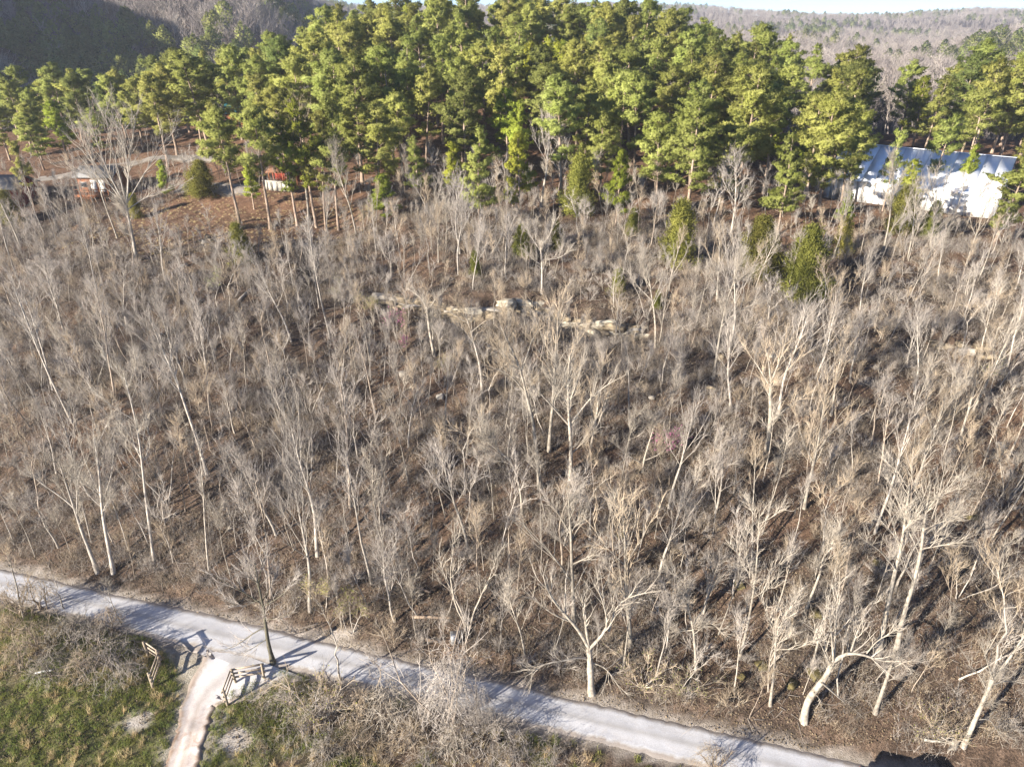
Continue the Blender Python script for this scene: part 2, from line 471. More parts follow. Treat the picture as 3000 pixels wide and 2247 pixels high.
M['rock_cream'] = rock_mat('limestone_cream', (0.32, 0.28, 0.21), (0.52, 0.47, 0.38), (0.20, 0.165, 0.12))
M['rock_grey'] = plain_mat('rock_grey', (0.30, 0.27, 0.23), 0.45, 2.0)
M['rock_moss'] = plain_mat('mossy_rock', (0.10, 0.082, 0.035), 0.6, 4.0)
M['post'] = plain_mat('weathered_post', (0.27, 0.22, 0.16), 0.35, 5.0)
M['rail'] = plain_mat('weathered_rail', (0.36, 0.29, 0.22), 0.35, 5.0)
M['log'] = plain_mat('fallen_wood', (0.27, 0.20, 0.145), 0.35, 3.0)
M['orange_wood'] = plain_mat('orange_cedar_siding', (0.21, 0.085, 0.04), 0.35, 6.0)
M['red_wood'] = plain_mat('dark_red_siding', (0.20, 0.035, 0.022), 0.25, 6.0)
M['grey_roof'] = plain_mat('grey_shingle', (0.19, 0.185, 0.18), 0.25, 6.0)
M['teal_roof'] = plain_mat('teal_roof', (0.015, 0.075, 0.085), 0.2, 3.0, 0.5)
M['white_paint'] = plain_mat('white_paint', (0.74, 0.73, 0.70), 0.06, 2.0, 0.6)
M['white_metal'] = plain_mat('white_metal_roof', (0.84, 0.86, 0.89), 0.05, 0.6, 0.32, 0.15, 0.5)
M['glass'] = plain_mat('window_glass', (0.03, 0.035, 0.04), 0.1, 1.0, 0.08, 0.0, 0.6)
M['concrete'] = plain_mat('pale_concrete', (0.42, 0.39, 0.33), 0.25, 2.0)
M['clay'] = plain_mat('orange_clay', (0.17, 0.085, 0.05), 0.3, 2.0)
M['black_paint'] = plain_mat('black_vehicle_paint', (0.012, 0.013, 0.018), 0.2, 1.0, 0.3, 0.0, 0.5)
M['rubber'] = plain_mat('tyre_rubber', (0.02, 0.02, 0.02), 0.2, 2.0)
M['steel'] = plain_mat('dull_steel', (0.45, 0.44, 0.42), 0.2, 3.0, 0.45, 0.6)
M['tail_red'] = plain_mat('tail_lamp_red', (0.35, 0.02, 0.02), 0.1, 3.0, 0.2)

# gravel of the road
def road_mat(name, c_lo, c_hi, tint, tint_amt):
    m, nt, b = mat_base(name)
    n1 = noise_node(nt, 0.45, 8, 0.62); n2 = noise_node(nt, 14.0, 4, 0.7); n3 = noise_node(nt, 0.9, 6, 0.7, distort=1.0)
    base = ramp(nt, n1.outputs[0], [(0.32, c_lo), (0.68, c_hi)]).outputs[0]
    t = ramp(nt, n3.outputs[0], [(0.48, (0, 0, 0)), (0.68, (tint_amt,) * 3)]).outputs[0]
    c = mix(nt, t, base, tint)
    g = ramp(nt, n2.outputs[0], [(0.3, (0.72, 0.72, 0.72)), (0.65, (1.05, 1.05, 1.05))]).outputs[0]
    w = nt.nodes.new('ShaderNodeAttribute'); w.attribute_name = 'across'; ad = nt.nodes.new('ShaderNodeMath'); ad.operation = 'MULTIPLY_ADD'; ad.inputs[1].default_value = 0.35; nt.links.new(n3.outputs[0], ad.inputs[0]); spl = nt.nodes.new('ShaderNodeSeparateColor'); nt.links.new(w.outputs['Color'], spl.inputs[0]); nt.links.new(spl.outputs[0], ad.inputs[2])
    sub = nt.nodes.new('ShaderNodeMath'); sub.operation = 'SUBTRACT'; sub.use_clamp = True; sub.inputs[0].default_value = 1.0; nt.links.new(spl.outputs[1], sub.inputs[1])
    grav = ramp(nt, n1.outputs[0], [(0.32, (0.47, 0.46, 0.465)), (0.68, (0.58, 0.58, 0.59))]).outputs[0]; c = mix(nt, sub.outputs[0], c, grav)
    wear = ramp(nt, ad.outputs[0], [(0.18, (0.80, 0.78, 0.75)), (0.42, (1, 1, 1)), (0.82, (1.0, 1.0, 1.0)), (0.93, (0.8, 0.76, 0.70)), (1.0, (0.6, 0.53, 0.46))]).outputs[0]
    c = mix(nt, 1.0, c, wear, 'MULTIPLY')
    nt.links.new(mix(nt, 0.8, c, g, 'MULTIPLY'), b.inputs["Base Color"])
    bump(nt, b, n2.outputs[0], 0.5, 0.03)
    return m
M['road'] = road_mat('pale_gravel', (0.46, 0.455, 0.465), (0.58, 0.58, 0.595), (0.48, 0.445, 0.42), 0.4)
M['drive'] = road_mat('pink_dirt', (0.42, 0.355, 0.315), (0.56, 0.515, 0.48), (0.36, 0.25, 0.19), 0.8)
M['lane'] = road_mat('grey_lane', (0.20, 0.18, 0.16), (0.33, 0.30, 0.27), (0.26, 0.19, 0.14), 0.5)

# ground: leaf litter, grass, clay and straw under the pines, far woodland floor
def ground_mat():
    m, nt, b = mat_base('ground')
    n1 = noise_node(nt, 0.16, 8, 0.65); n2 = noise_node(nt, 1.1, 8, 0.72); n3 = noise_node(nt, 7.0, 5, 0.75)
    leaf = ramp(nt, n2.outputs[0], [(0.30, (0.04, 0.033, 0.028)), (0.5, (0.105, 0.083, 0.067)), (0.72, (0.225, 0.18, 0.146))]).outputs[0]
    big = ramp(nt, n1.outputs[0], [(0.35, (0.68, 0.68, 0.69)), (0.65, (1.2, 1.08, 0.98))]).outputs[0]
    leaf = mix(nt, 1.0, leaf, big, 'MULTIPLY')
    speck = ramp(nt, n3.outputs[0], [(0.36, (0.38, 0.36, 0.35)), (0.66, (1.75, 1.65, 1.55))]).outputs[0]
    leaf = mix(nt, 0.85, leaf, speck, 'MULTIPLY')
    at_ = nt.nodes.new("ShaderNodeAttribute"); at_.attribute_name = "zone"
    sp = nt.nodes.new("ShaderNodeSeparateColor"); nt.links.new(at_.outputs["Color"], sp.inputs[0])
    grass = ramp(nt, n2.outputs[0], [(0.3, (0.09, 0.085, 0.04)), (0.55, (0.16, 0.16, 0.07)), (0.75, (0.32, 0.27, 0.17))]).outputs[0]
    grass = mix(nt, 0.7, grass, speck, 'MULTIPLY')
    clay = ramp(nt, n2.outputs[0], [(0.3, (0.10, 0.058, 0.038)), (0.55, (0.20, 0.12, 0.078)), (0.75, (0.30, 0.205, 0.14))]).outputs[0]
    clay = mix(nt, 0.6, clay, speck, 'MULTIPLY')
    pale = ramp(nt, n2.outputs[0], [(0.3, (0.30, 0.25, 0.19)), (0.7, (0.58, 0.53, 0.48))]).outputs[0]
    c = mix(nt, sp.outputs[1], leaf, clay); c = mix(nt, sp.outputs[0], c, grass); c = mix(nt, sp.outputs[2], c, pale)
    nt.links.new(c, b.inputs["Base Color"])
    bump(nt, b, n3.outputs[0], 1.0, 0.25)
    return m
M['ground'] = ground_mat()

# ------------------------------------------------------------------ ground sheet
def build_ground():
    xs = np.concatenate([-np.geomspace(75, 3200, 48)[::-1][:-1], np.arange(-75, 75.01, 0.6), np.geomspace(75, 3200, 48)[1:]])
    ys = np.concatenate([np.linspace(-500, 26, 22)[:-1], np.arange(26, 140, 0.55), np.arange(140, 262, 2.0), np.geomspace(262, 3600, 95)])
    X, Y = np.meshgrid(xs, ys)
    Z = hz(X, Y)
    nx, ny = len(xs), len(ys)
    V = np.stack([X.ravel(), Y.ravel(), Z.ravel()], 1)
    i = np.arange(ny - 1)[:, None] * nx; j = np.arange(nx - 1)[None, :]
    Q = np.stack([i + j, i + j + 1, i + nx + j + 1, i + nx + j], -1).reshape(-1, 4)
    me = mesh_np('ground', V, None, Q, M['ground'], True)
    x, y = V[:, 0], V[:, 1]; d = road_d(x, y)
    n = fbm(x * 0.22, y * 0.22, 51); nf = fbm(x * 0.9, y * 0.9, 57)
    near = 1 - sstep(-3.2, -1.9, d)
    g = near * sstep(0.36, 0.52, n * 0.6 + nf * 0.4 + 0.12 * (x < -18) - 0.10 * sstep(-20, 10, x))
    pine = sstep(64, 78, d + 14 * (fbm(x * 0.05, y * 0.05, 61) - 0.5)) * (1 - sstep(235, 300, y))
    lawn = np.exp(-((x + 45) / 22) ** 2 - ((y - 117) / 9) ** 2) * 1.2
    clay = np.clip(pine * (0.35 + 0.9 * n) + lawn * (0.4 + 0.8 * nf), 0, 1)
    clay = np.clip(clay + sstep(3, 20, d) * (1 - sstep(60, 70, d)) * 0.35 * sstep(0.5, 0.68, fbm(x * 0.12, y * 0.12, 66)), 0, 1)
    pl = np.zeros_like(x)
    for (px, py, r) in ((400, 2125, 1.1), (690, 2170, 1.3), (650, 2110, 0.7), (435, 2095, 0.5)):
        p = at(px, py); pl = np.maximum(pl, 1 - sstep(0.5, 1.1, np.hypot((x - p.x) / 1.5, y - p.y) / r + (nf - 0.5) * 1.2))
    shoulder = (1 - sstep(1.7, 2.7 + 0.0 * d, np.abs(d) + (nf - 0.5) * 1.1)) * 0.8
    pl = np.maximum(pl, shoulder); pl = np.maximum(pl, 0.7 * drive_mask(x, y) * (y < 45) * (y > 15))
    far = sstep(240, 330, y)
    colr = np.stack([g, clay * (1 - far), pl, np.ones_like(x)], 1).astype(np.float32)
    a = me.color_attributes.new("zone", 'FLOAT_COLOR', 'POINT')
    a.data.foreach_set("color", colr.ravel())
    o = structure(link('ground', me))
    return o
build_ground()

def ribbon(name, mat, cx, cy, hw, lift, seed, nacross=9, rough=0.25, crown=0.04, blend=0):
    """a strip of road laid over the ground along a line, ragged at both edges"""
    cx = np.asarray(cx, float); cy = np.asarray(cy, float); hw = np.asarray(hw, float) * np.ones(len(cx)); n = len(cx)
    tx = np.gradient(cx); ty = np.gradient(cy); l = np.hypot(tx, ty); nx_, ny_ = -ty / l, tx / l
    s = np.arange(n)
    eL = hw + rough * 1.1 * (fbm(s * 0.35, s * 0 + 3.3, seed) - 0.5) + 1.0 * rough * (fbm(s * 1.7, s * 0 + 9, seed + 5) - 0.5)
    eR = hw + rough * 1.1 * (fbm(s * 0.35, s * 0 + 7.3, seed + 1) - 0.5) + 1.0 * rough * (fbm(s * 1.7, s * 0 + 2, seed + 6) - 0.5)
    t = np.linspace(-1, 1, nacross)
    off = np.where(t[None] < 0, t[None] * eR[:, None], t[None] * eL[:, None])
    X = cx[:, None] + nx_[:, None] * off; Y = cy[:, None] + ny_[:, None] * off
    ruts = 0.03 * (np.exp(-((np.abs(t) - 0.48) / 0.14) ** 2))
    Z = hz(X, Y) + lift + crown * (1 - t[None] ** 2) - ruts[None] + 0.03 * (fbm(X * 1.3, Y * 1.3, seed + 9) - 0.5)
    Z[:, 0] -= 0.11; Z[:, -1] -= 0.11
    V = np.stack([X.ravel(), Y.ravel(), Z.ravel()], 1)
    i = np.arange(n - 1)[:, None] * nacross; j = np.arange(nacross - 1)[None, :]
    Q = np.stack([i + j, i + j + 1, i + nacross + j + 1, i + nacross + j], -1).reshape(-1, 4)[:, ::-1]
    me = mesh_np(name, V, None, Q, mat, True)
    a = me.color_attributes.new('across', 'FLOAT_COLOR', 'POINT'); c = np.ones((len(V), 4), np.float32); c[:, :3] = np.tile(np.abs(t), n)[:, None]; c[:, 1] = np.repeat(np.clip((n - 1 - np.arange(n)) / blend, 0, 1) if blend else np.ones(n), nacross)
    a.data.foreach_set('color', c.ravel())
    return structure(link(name, me))

xs = np.arange(-130, 130, 0.35)
ribbon('road', M['road'], xs, 37.9 - 0.27 * xs, 1.72 + 0.25 * np.exp(-((xs + 27) / 8) ** 2), 0.085, 11, 11, 0.32)
ys = np.arange(18, 42.6, 0.25)
ribbon('farm_drive', M['drive'], drive_cx(ys), ys, drive_hw(ys), 0.075, 17, 17, 0.45, 0.02, 26)

LANE = []
def lane(name, pxs, hw, mat, seed):
    pts = [at(*p) for p in pxs]
    c = np.array([(p.x, p.y) for p in pts]); s = np.concatenate([[0], np.cumsum(np.hypot(*np.diff(c, axis=0).T))])
    ss = np.arange(0, s[-1], 0.6)
    LANE.extend(zip(np.interp(ss, s, c[:, 0])[::3], np.interp(ss, s, c[:, 1])[::3]))
    return ribbon(name, mat, np.interp(ss, s, c[:, 0]), np.interp(ss, s, c[:, 1]), hw, 0.12, seed, 7, 0.5, 0.0)
lane('gravel_lane', [(-60, 540), (100, 528), (230, 508), (330, 490), (430, 470), (520, 462), (640, 470)], 1.9, M['lane'], 71)
lane('gravel_yard', [(520, 556), (600, 553), (690, 553), (760, 556)], 2.4, M['lane'], 77)

# ------------------------------------------------------------------ tree builders
UP = np.array([0, 0, 1.0])

def wander(start, d, L, n, wob, up, r):
    p = np.array(start, float); d = np.array(d, float); d /= np.linalg.norm(d)
    pts = [p.copy()]; st = L / (n - 1)
    for k in range(n - 1):
        d = d + r.normal(size=3) * wob + UP * up
        d /= np.linalg.norm(d); p = p + d * st; pts.append(p.copy())
    return np.array(pts)

def lerp_path(pts, t):
    n = len(pts) - 1; f = np.clip(t, 0, 0.9999) * n; i = f.astype(int); fr = (f - i)[:, None]
    P = pts[i] * (1 - fr) + pts[i + 1] * fr
    D = pts[i + 1] - pts[i]; D = D / (np.linalg.norm(D, axis=1)[:, None] + 1e-9)
    return P, D

def side_dirs(D, ang, r, upb=0.25):
    n = len(D); s = np.cross(D, r.normal(size=(n, 3))); s /= np.linalg.norm(s, axis=1)[:, None] + 1e-9
    o = D * np.cos(ang)[:, None] + s * np.sin(ang)[:, None] + UP * upb
    return o / np.linalg.norm(o, axis=1)[:, None]

def ramify(wood, fine, limb, rl, r, nsub=7, sub_len=0.42, ntw=9, tw_len=0.9, fine_n=3, thin=1.0, droop=0.12, t0=0.22, leaves=None):
    """branches, twigs and fine twigs along a limb"""
    nsub = max(2, nsub); ntw = max(2, int(ntw * 0.62)); fine_n = min(fine_n, 2)
    Lm = float(np.sum(np.linalg.norm(np.diff(limb, axis=0), axis=1)))
    t = np.sort(r.uniform(t0, 1.0, nsub)); P, D = lerp_path(limb, t)
    S = side_dirs(D, r.uniform(0.3, 0.75, nsub), r, droop + 0.12)
    subs = [(limb, rl, 0.45)]
    for k in range(nsub):
        L = max(0.5, Lm * sub_len * (1.15 - 0.6 * t[k]) * r.uniform(0.6, 1.3))
        pts = wander(P[k], S[k], L, 6, 0.13, droop * 0.8, r)
        rr = max(0.022, rl * (1 - 0.75 * t[k]) * 0.6) * thin
        fine.tube(pts, np.linspace(rr, 0.011, 6), 4)
        subs.append((pts, rr, 0.12))
    PP, DD, LL = [], [], []
    for (pts, rr, a) in subs:
        n = max(2, int(ntw * r.uniform(0.7, 1.3)))
        tt = r.uniform(a, 1.0, n); p, d = lerp_path(pts, tt)
        PP.append(p); DD.append(side_dirs(d, r.uniform(0.25, 0.7, n), r, droop)); LL.append(tw_len * r.uniform(0.6, 1.7, n) * (1.15 - 0.4 * tt))
    PP = np.concatenate(PP); DD = np.concatenate(DD); LL = np.concatenate(LL)
    Mi, En, Dn = fine.twigs(PP, DD, LL, np.full(len(PP), 0.0118 * thin) * r.uniform(0.8, 1.3, len(PP)), 0.11, r)
    if fine_n:
        k = fine_n; n = len(PP) * k
        f = r.uniform(0.3, 1.0, n)[:, None]
        base = np.repeat(PP, k, 0); end = np.repeat(En, k, 0)
        Pf = base * (1 - f) + end * f
        Df = side_dirs(np.repeat(Dn, k, 0), r.uniform(0.2, 0.6, n), r, droop)
        fine.slivers(Pf, Df, np.repeat(LL, k) * r.uniform(0.3, 0.65, n), np.full(n, 0.0135 * thin), r)
    if leaves is not None:
        k = leaves[1]; n = len(PP) * k
        f = r.uniform(0.2, 1.05, n)[:, None]
        leaves[0].leaves(np.repeat(PP, k, 0) * (1 - f) + np.repeat(En, k, 0) * f + r.normal(size=(n, 3)) * 0.05, leaves[2] * r.uniform(0.6, 1.4, n), r)

def bare_tree_meshes(seed, h, r0, form, bark, twig, leaf=None):
    r = np.random.default_rng(seed); wood, fine = Geo(), Geo()
    lv = Geo() if leaf else None
    lf = (lv, leaf[1], leaf[2]) if leaf else None
    wob = {'pole': 0.035, 'vase': 0.05, 'crook': 0.17, 'multi': 0.09, 'spread': 0.07, 'shrub': 0.14}[form]
    def trunk(base, d, H, R, n=10, w=wob):
        pts = wander(base, d, H, n, w, 0.06, r)
        t = np.linspace(0, 1, n); rad = R * ((1 - t) ** 0.75 * 0.93 + 0.07); rad[0] *= 1.35
        wood.tube(pts, rad, 8, lump=0.06, r=r)
        return pts, rad
    def limbs(pts, rad, n, tb, ang, Lk, up, **kw):
        t = np.sort(tb + (1 - tb) * r.uniform(0, 1, n) ** 0.9 * 0.97); P, D = lerp_path(pts, t)
        H = np.sum(np.linalg.norm(np.diff(pts, axis=0), axis=1))
        az0 = r.uniform(0, 6.28)
        for k in range(n):
            a = az0 + k * 2.4 + r.uniform(-0.5, 0.5); an = r.uniform(*ang)
            d = D[k] * math.cos(an) + np.array([math.cos(a), math.sin(a), 0]) * math.sin(an)
            q = (t[k] - tb) / (1 - tb)
            L = H * Lk * (1.1 - 0.62 * q) * r.uniform(0.65, 1.2)
            lim = wander(P[k], d, L, 8, 0.08 + wob * 0.6, up, r)
            rr = max(0.022, 0.48 * np.interp(t[k], np.linspace(0, 1, len(rad)), rad) * r.uniform(0.7, 1.1))
            wood.tube(lim, np.linspace(rr, 0.016, 8), 5)
            ramify(wood, fine, lim, rr, r, leaves=lf, **kw)
        ramify(wood, fine, pts[-4:], rad[-4], r, leaves=lf, **kw)
    if form == 'pole':
        p, q = trunk((0, 0, -0.3), (r.normal() * 0.04, r.normal() * 0.04, 1), h, r0)
        limbs(p, q, 9, 0.46, (0.3, 0.65), 0.24, 0.15, nsub=4, ntw=7, tw_len=0.8, fine_n=3)
    elif form == 'vase':
        p, q = trunk((0, 0, -0.3), (0, 0, 1), h * 0.9, r0)
        limbs(p, q, 11, 0.34, (0.3, 0.6), 0.42, 0.13, nsub=6, ntw=8, tw_len=0.95, fine_n=3)
    elif form == 'spread':
        p, q = trunk((0, 0, -0.3), (0, 0, 1), h * 0.85, r0)
        limbs(p, q, 11, 0.28, (0.5, 0.95), 0.42, 0.08, nsub=6, ntw=8, tw_len=1.0, fine_n=3)
    elif form == 'crook':
        p, q = trunk((0, 0, -0.3), (r.normal() * 0.2, r.normal() * 0.2, 1), h, r0)
        limbs(p, q, 8, 0.38, (0.45, 0.95), 0.32, 0.09, nsub=5, ntw=8, tw_len=0.8, fine_n=3)
    elif form == 'multi':
        for k in range(3):
            a = k * 2.1 + r.uniform(-0.4, 0.4)
            p, q = trunk((0.12 * math.cos(a), 0.12 * math.sin(a), -0.3), (0.32 * math.cos(a), 0.32 * math.sin(a), 1), h * r.uniform(0.75, 1.0), r0 * 0.7)
            limbs(p, q, 5, 0.4, (0.35, 0.7), 0.28, 0.13, nsub=4, ntw=7, tw_len=0.75, fine_n=3)
    elif form == 'shrub':
        for k in range(9):
            a = k * 0.7 + r.uniform(-0.3, 0.3); s = r.uniform(0.35, 0.95)
            pts = wander((0.2 * math.cos(a), 0.2 * math.sin(a), -0.15), (s * math.cos(a), s * math.sin(a), 1), h * r.uniform(0.6, 1.1), 6, 0.17, -0.02, r)
            wood.tube(pts, np.linspace(r0, 0.01, 6), 4)
            ramify(wood, fine, pts, r0, r, nsub=6, ntw=7, tw_len=0.6, fine_n=3, droop=0.02, leaves=lf)
    out = [wood.mesh('trunk', bark, True), fine.mesh('crown', twig)]
    if leaf: out.append(lv.mesh('leaves', leaf[0]))
    return out

def pine_meshes(seed, h, r0, c0, rad, form, mat, density=1.0):
    """tall trunk, whorls of limbs, and needle tufts massed at the branch ends"""
    r = np.random.default_rng(seed); wood, nd = Geo(), Geo()
    n = 9; pts = wander((0, 0, -0.3), (0, 0, 1), h, n, 0.025, 0.03, r)
    t = np.linspace(0, 1, n); rr = r0 * (1 - t) ** 0.8 + 0.03; rr[0] *= 1.25
    wood.tube(pts, rr, 8, lump=0.04, r=r)
    C, A = [], []
    nb = int((1 - c0) * h / 0.36)
    for k in range(nb):
        q = k / max(1, nb - 1); q = min(max(q + r.uniform(-0.03, 0.03), 0), 1)
        if r.uniform() < 0.10: continue
        tz = c0 + (0.985 - c0) * q
        P, _ = lerp_path(pts, np.array([tz])); P = P[0]
        if form == 'round': prof = math.sin(math.pi * min(1, 0.20 + 0.78 * q)) ** 0.75
        elif form == 'cone': prof = (1 - q) ** 0.75 * 0.95 + 0.12
        else: prof = (0.55 + 0.45 * math.sin(q * 9 + seed)) * (1 - q ** 3) ** 0.6 + 0.15
        a = k * 2.4 + r.uniform(-0.6, 0.6)
        L = rad * prof * r.uniform(0.7, 1.25)
        lim = wander(P, (math.cos(a), math.sin(a), 0.10 + 0.75 * q), max(L, 0.5), 5, 0.10, 0.06, r)
        wood.tube(lim, np.linspace(0.055 * (1.2 - q), 0.014, 5), 4)
        ncl = max(2, int(L * 4.6))
        tt = 1 - r.uniform(0, 0.85, ncl) ** 1.25
        p, dd = lerp_path(lim, tt)
        s = np.cross(dd, UP); s /= np.linalg.norm(s, axis=1)[:, None] + 1e-9
        w = r.uniform(-1, 1, ncl) * L * 0.40 * (1.25 - tt)
        e = p + s * w[:, None] + UP * (0.15 + np.abs(w) * 0.25)[:, None] + dd * (np.abs(w) * 0.5)[:, None]
        for i in range(ncl):
            if abs(w[i]) > 0.3: wood.tube(np.array([p[i], (p[i] + e[i]) / 2 - UP * 0.05, e[i]]), [0.02, 0.016, 0.01], 3)
        m = max(2, int(6 * density))
        cc = np.repeat(e, m, 0) + r.normal(size=(ncl * m, 3)) * np.array([0.34, 0.34, 0.20])
        C.append(cc); A.append(np.repeat(dd, m, 0) * 0.5 + UP * 0.55)
    top = pts[-1] + r.normal(size=(16, 3)) * np.array([0.35, 0.35, 0.45])
    C.append(top); A.append(np.tile(UP, (16, 1)))
    CL = C; C = np.concatenate(C); A = np.concatenate(A)
    k = 19; nn = len(C) * k
    D = np.repeat(A, k, 0) * 0.7 + r.normal(size=(nn, 3)) * 0.75
    zc = h * (c0 + 0.42 * (1 - c0)); O = C * np.array([1, 1, 0.55]) - np.array([0, 0, zc * 0.55]); O = O / (np.linalg.norm(O, axis=1)[:, None] + 1e-9)
    J = C - np.repeat(np.array([c.mean(0) for c in CL]), [len(c) for c in CL], 0); J = J / (np.linalg.norm(J, axis=1)[:, None] + 1e-9)
    NN = np.repeat(O * 0.9 + J * 0.7 + UP * 0.15, k, 0) + r.normal(size=(nn, 3)) * 0.25 + D * 0.25
    nd.tufts(np.repeat(C, k, 0) + r.normal(size=(nn, 3)) * 0.03, D, r.uniform(0.28, 0.5, nn), r.uniform(0.05, 0.085, nn), NN, r)
    return [wood.mesh('trunk', M['bark_pine'], True), nd.mesh('crown', mat)]

def cedar_meshes(seed, h, rad, mat=None):
    r = np.random.default_rng(seed); wood, nd = Geo(), Geo()
    pts = wander((0, 0, -0.2), (0, 0, 1), h * 0.97, 7, 0.03, 0.04, r)
    wood.tube(pts, np.linspace(0.14, 0.02, 7), 7)
    n = int(330 * h * rad / 9)
    q = r.uniform(0.0, 1.0, n) ** 0.85
    a = r.uniform(0, 6.283, n)
    lob = 1 + 0.22 * np.sin(q * 17 + seed) + 0.2 * np.sin(a * 2 + q * 23) + 0.28 * r.normal(size=n)
    R = rad * (np.clip(1 - q, 0, 1) ** 0.62 * 0.95 + 0.06) * (0.72 + 0.28 * np.sin(a * 3 + q * 9 + seed)) * lob * r.uniform(0.55, 1.0, n) ** 0.5
    P, _ = lerp_path(pts, 0.05 + 0.95 * q)
    out = np.stack([np.cos(a), np.sin(a), np.zeros(n)], 1)
    C = P + out * R[:, None]
    for i in range(0, n, 9):
        wood.tube(np.array([P[i], (P[i] + C[i]) / 2, C[i]]), [0.03, 0.02, 0.01], 3)
    k = 44; nn = n * k
    Cc = np.repeat(C, k, 0) + r.normal(size=(nn, 3)) * np.array([0.26, 0.26, 0.28])
    D = np.repeat(out * 0.7 + UP * 0.9, k, 0) + r.normal(size=(nn, 3)) * 0.55
    NN = np.repeat(out + UP * 0.3, k, 0) + r.normal(size=(nn, 3)) * 0.5
    nd.tufts(Cc, D, r.uniform(0.18, 0.36, nn), r.uniform(0.05, 0.09, nn), NN, r)
    return [wood.mesh('trunk', M['bark_brown'], True), nd.mesh('crown', mat or M['cedar'])]

def far_tree_mesh(seed, h, mat):
    """one mesh for trees of the distant woods"""
    r = np.random.default_rng(seed); g = Geo()
    g.tube(wander((0, 0, -0.5), (0, 0, 1), h * 0.75, 5, 0.06, 0.03, r), np.linspace(0.22, 0.05, 5), 4)
    n = 26; t = r.uniform(0.3, 0.98, n); P = np.stack([r.normal(size=n) * 0.1, r.normal(size=n) * 0.1, t * h * 0.75], 1)
    a = r.uniform(0, 6.28, n); D = np.stack([np.cos(a), np.sin(a), r.uniform(0.7, 1.8, n)], 1)
    Mi, En, Dn = g.twigs(P, D, h * 0.38 * r.uniform(0.6, 1.15, n), np.full(n, 0.075), 0.1, r)
    k = 9; m = n * k; f = r.uniform(0.3, 1, m)[:, None]
    g.slivers(np.repeat(P, k, 0) * (1 - f) + np.repeat(En, k, 0) * f, side_dirs(np.repeat(Dn, k, 0), r.uniform(0.3, 0.9, m), r, 0.3),
              r.uniform(0.9, 2.2, m), r.uniform(0.06, 0.12, m), r)
    return g.mesh('far_tree', mat)

def far_pine_mesh(seed, h, mat):
    r = np.random.default_rng(seed); g = Geo()
    n = 420; q = r.uniform(0, 1, n); a = r.uniform(0, 6.28, n)
    R = h * 0.2 * np.sin(math.pi * (0.15 + 0.83 * q)) * r.uniform(0.5, 1.1, n)
    C = np.stack([np.cos(a) * R, np.sin(a) * R, h * (0.4 + 0.6 * q)], 1)
    D = r.normal(size=(n, 3)) * 0.7 + UP * 0.6
    g.tufts(C, D, r.uniform(0.6, 1.4, n), r.uniform(0.35, 0.7, n), C - np.array([0, 0, h * 0.6]) + r.normal(size=(n, 3)) * 0.8, r)
    return g.mesh('far_pine', mat)

# ------------------------------------------------------------------ scattering of what nobody could count
PROTO = {}
def proto_collection(name, meshes):
    c = bpy.data.collections.new(name)
    for k, me in enumerate(meshes):
        o = bpy.data.objects.new("%s_form_%02d" % (name, k), me); c.objects.link(o)
    return c

def scatter(name, meshes, P, rot, scl, idx, label, cat):
    """one object: copies of small meshes spread over points with geometry nodes"""
    n = len(P)
    me = bpy.data.meshes.new(name); me.vertices.add(n); me.vertices.foreach_set("co", np.asarray(P, np.float32).ravel())
    a = me.attributes.new("turn", 'FLOAT_VECTOR', 'POINT'); a.data.foreach_set("vector", np.asarray(rot, np.float32).ravel())
    a = me.attributes.new("size", 'FLOAT_VECTOR', 'POINT'); a.data.foreach_set("vector", np.asarray(scl, np.float32).ravel())
    a = me.attributes.new("form", 'INT', 'POINT'); a.data.foreach_set("value", np.asarray(idx, np.int32))
    o = link(name, me)
    tag(o, label, cat, kind="stuff")
    ng = bpy.data.node_groups.new(name + "_nodes", 'GeometryNodeTree')
    ng.interface.new_socket("Geometry", in_out='INPUT', socket_type='NodeSocketGeometry')
    ng.interface.new_socket("Geometry", in_out='OUTPUT', socket_type='NodeSocketGeometry')
    N = ng.nodes; gi = N.new("NodeGroupInput"); go = N.new("NodeGroupOutput")
    ci = N.new("GeometryNodeCollectionInfo"); ci.inputs["Collection"].default_value = proto_collection(name, meshes)
    ci.inputs["Separate Children"].default_value = True; ci.inputs["Reset Children"].default_value = True
    ip = N.new("GeometryNodeInstanceOnPoints"); ip.inputs["Pick Instance"].default_value = True
    def att(nm, ty):
        q = N.new("GeometryNodeInputNamedAttribute"); q.data_type = ty; q.inputs["Name"].default_value = nm; return q.outputs[0]
    L = ng.links
    L.new(gi.outputs[0], ip.inputs["Points"]); L.new(ci.outputs[0], ip.inputs["Instance"])
    L.new(att("form", 'INT'), ip.inputs["Instance Index"])
    e2r = N.new("FunctionNodeEulerToRotation"); L.new(att("turn", 'FLOAT_VECTOR'), e2r.inputs[0])
    L.new(e2r.outputs[0], ip.inputs["Rotation"]); L.new(att("size", 'FLOAT_VECTOR'), ip.inputs["Scale"])
    L.new(ip.outputs[0], go.inputs[0])
    md = o.modifiers.new("scatter", 'NODES'); md.node_group = ng
    return o

def poisson(xr, yr, keep, rmin, tries, r, taken=None):
    """random points at least rmin apart"""
    cell = {}; out = []
    def near(x, y):
        cx, cy = int(x // rmin), int(y // rmin)
        for i in range(cx - 1, cx + 2):
            for j in range(cy - 1, cy + 2):
                for (a, b) in cell.get((i, j), ()):
                    if (a - x) ** 2 + (b - y) ** 2 < rmin * rmin: return True
        return False
    def put(x, y): cell.setdefault((int(x // rmin), int(y // rmin)), []).append((x, y))
    for q in taken or (): put(*q)
    X = r.uniform(*xr, tries); Y = r.uniform(*yr, tries); K = keep(X, Y)
    for x, y, k in zip(X, Y, K):
        if k and not near(x, y):
            put(x, y); out.append((float(x), float(y)))
    return out

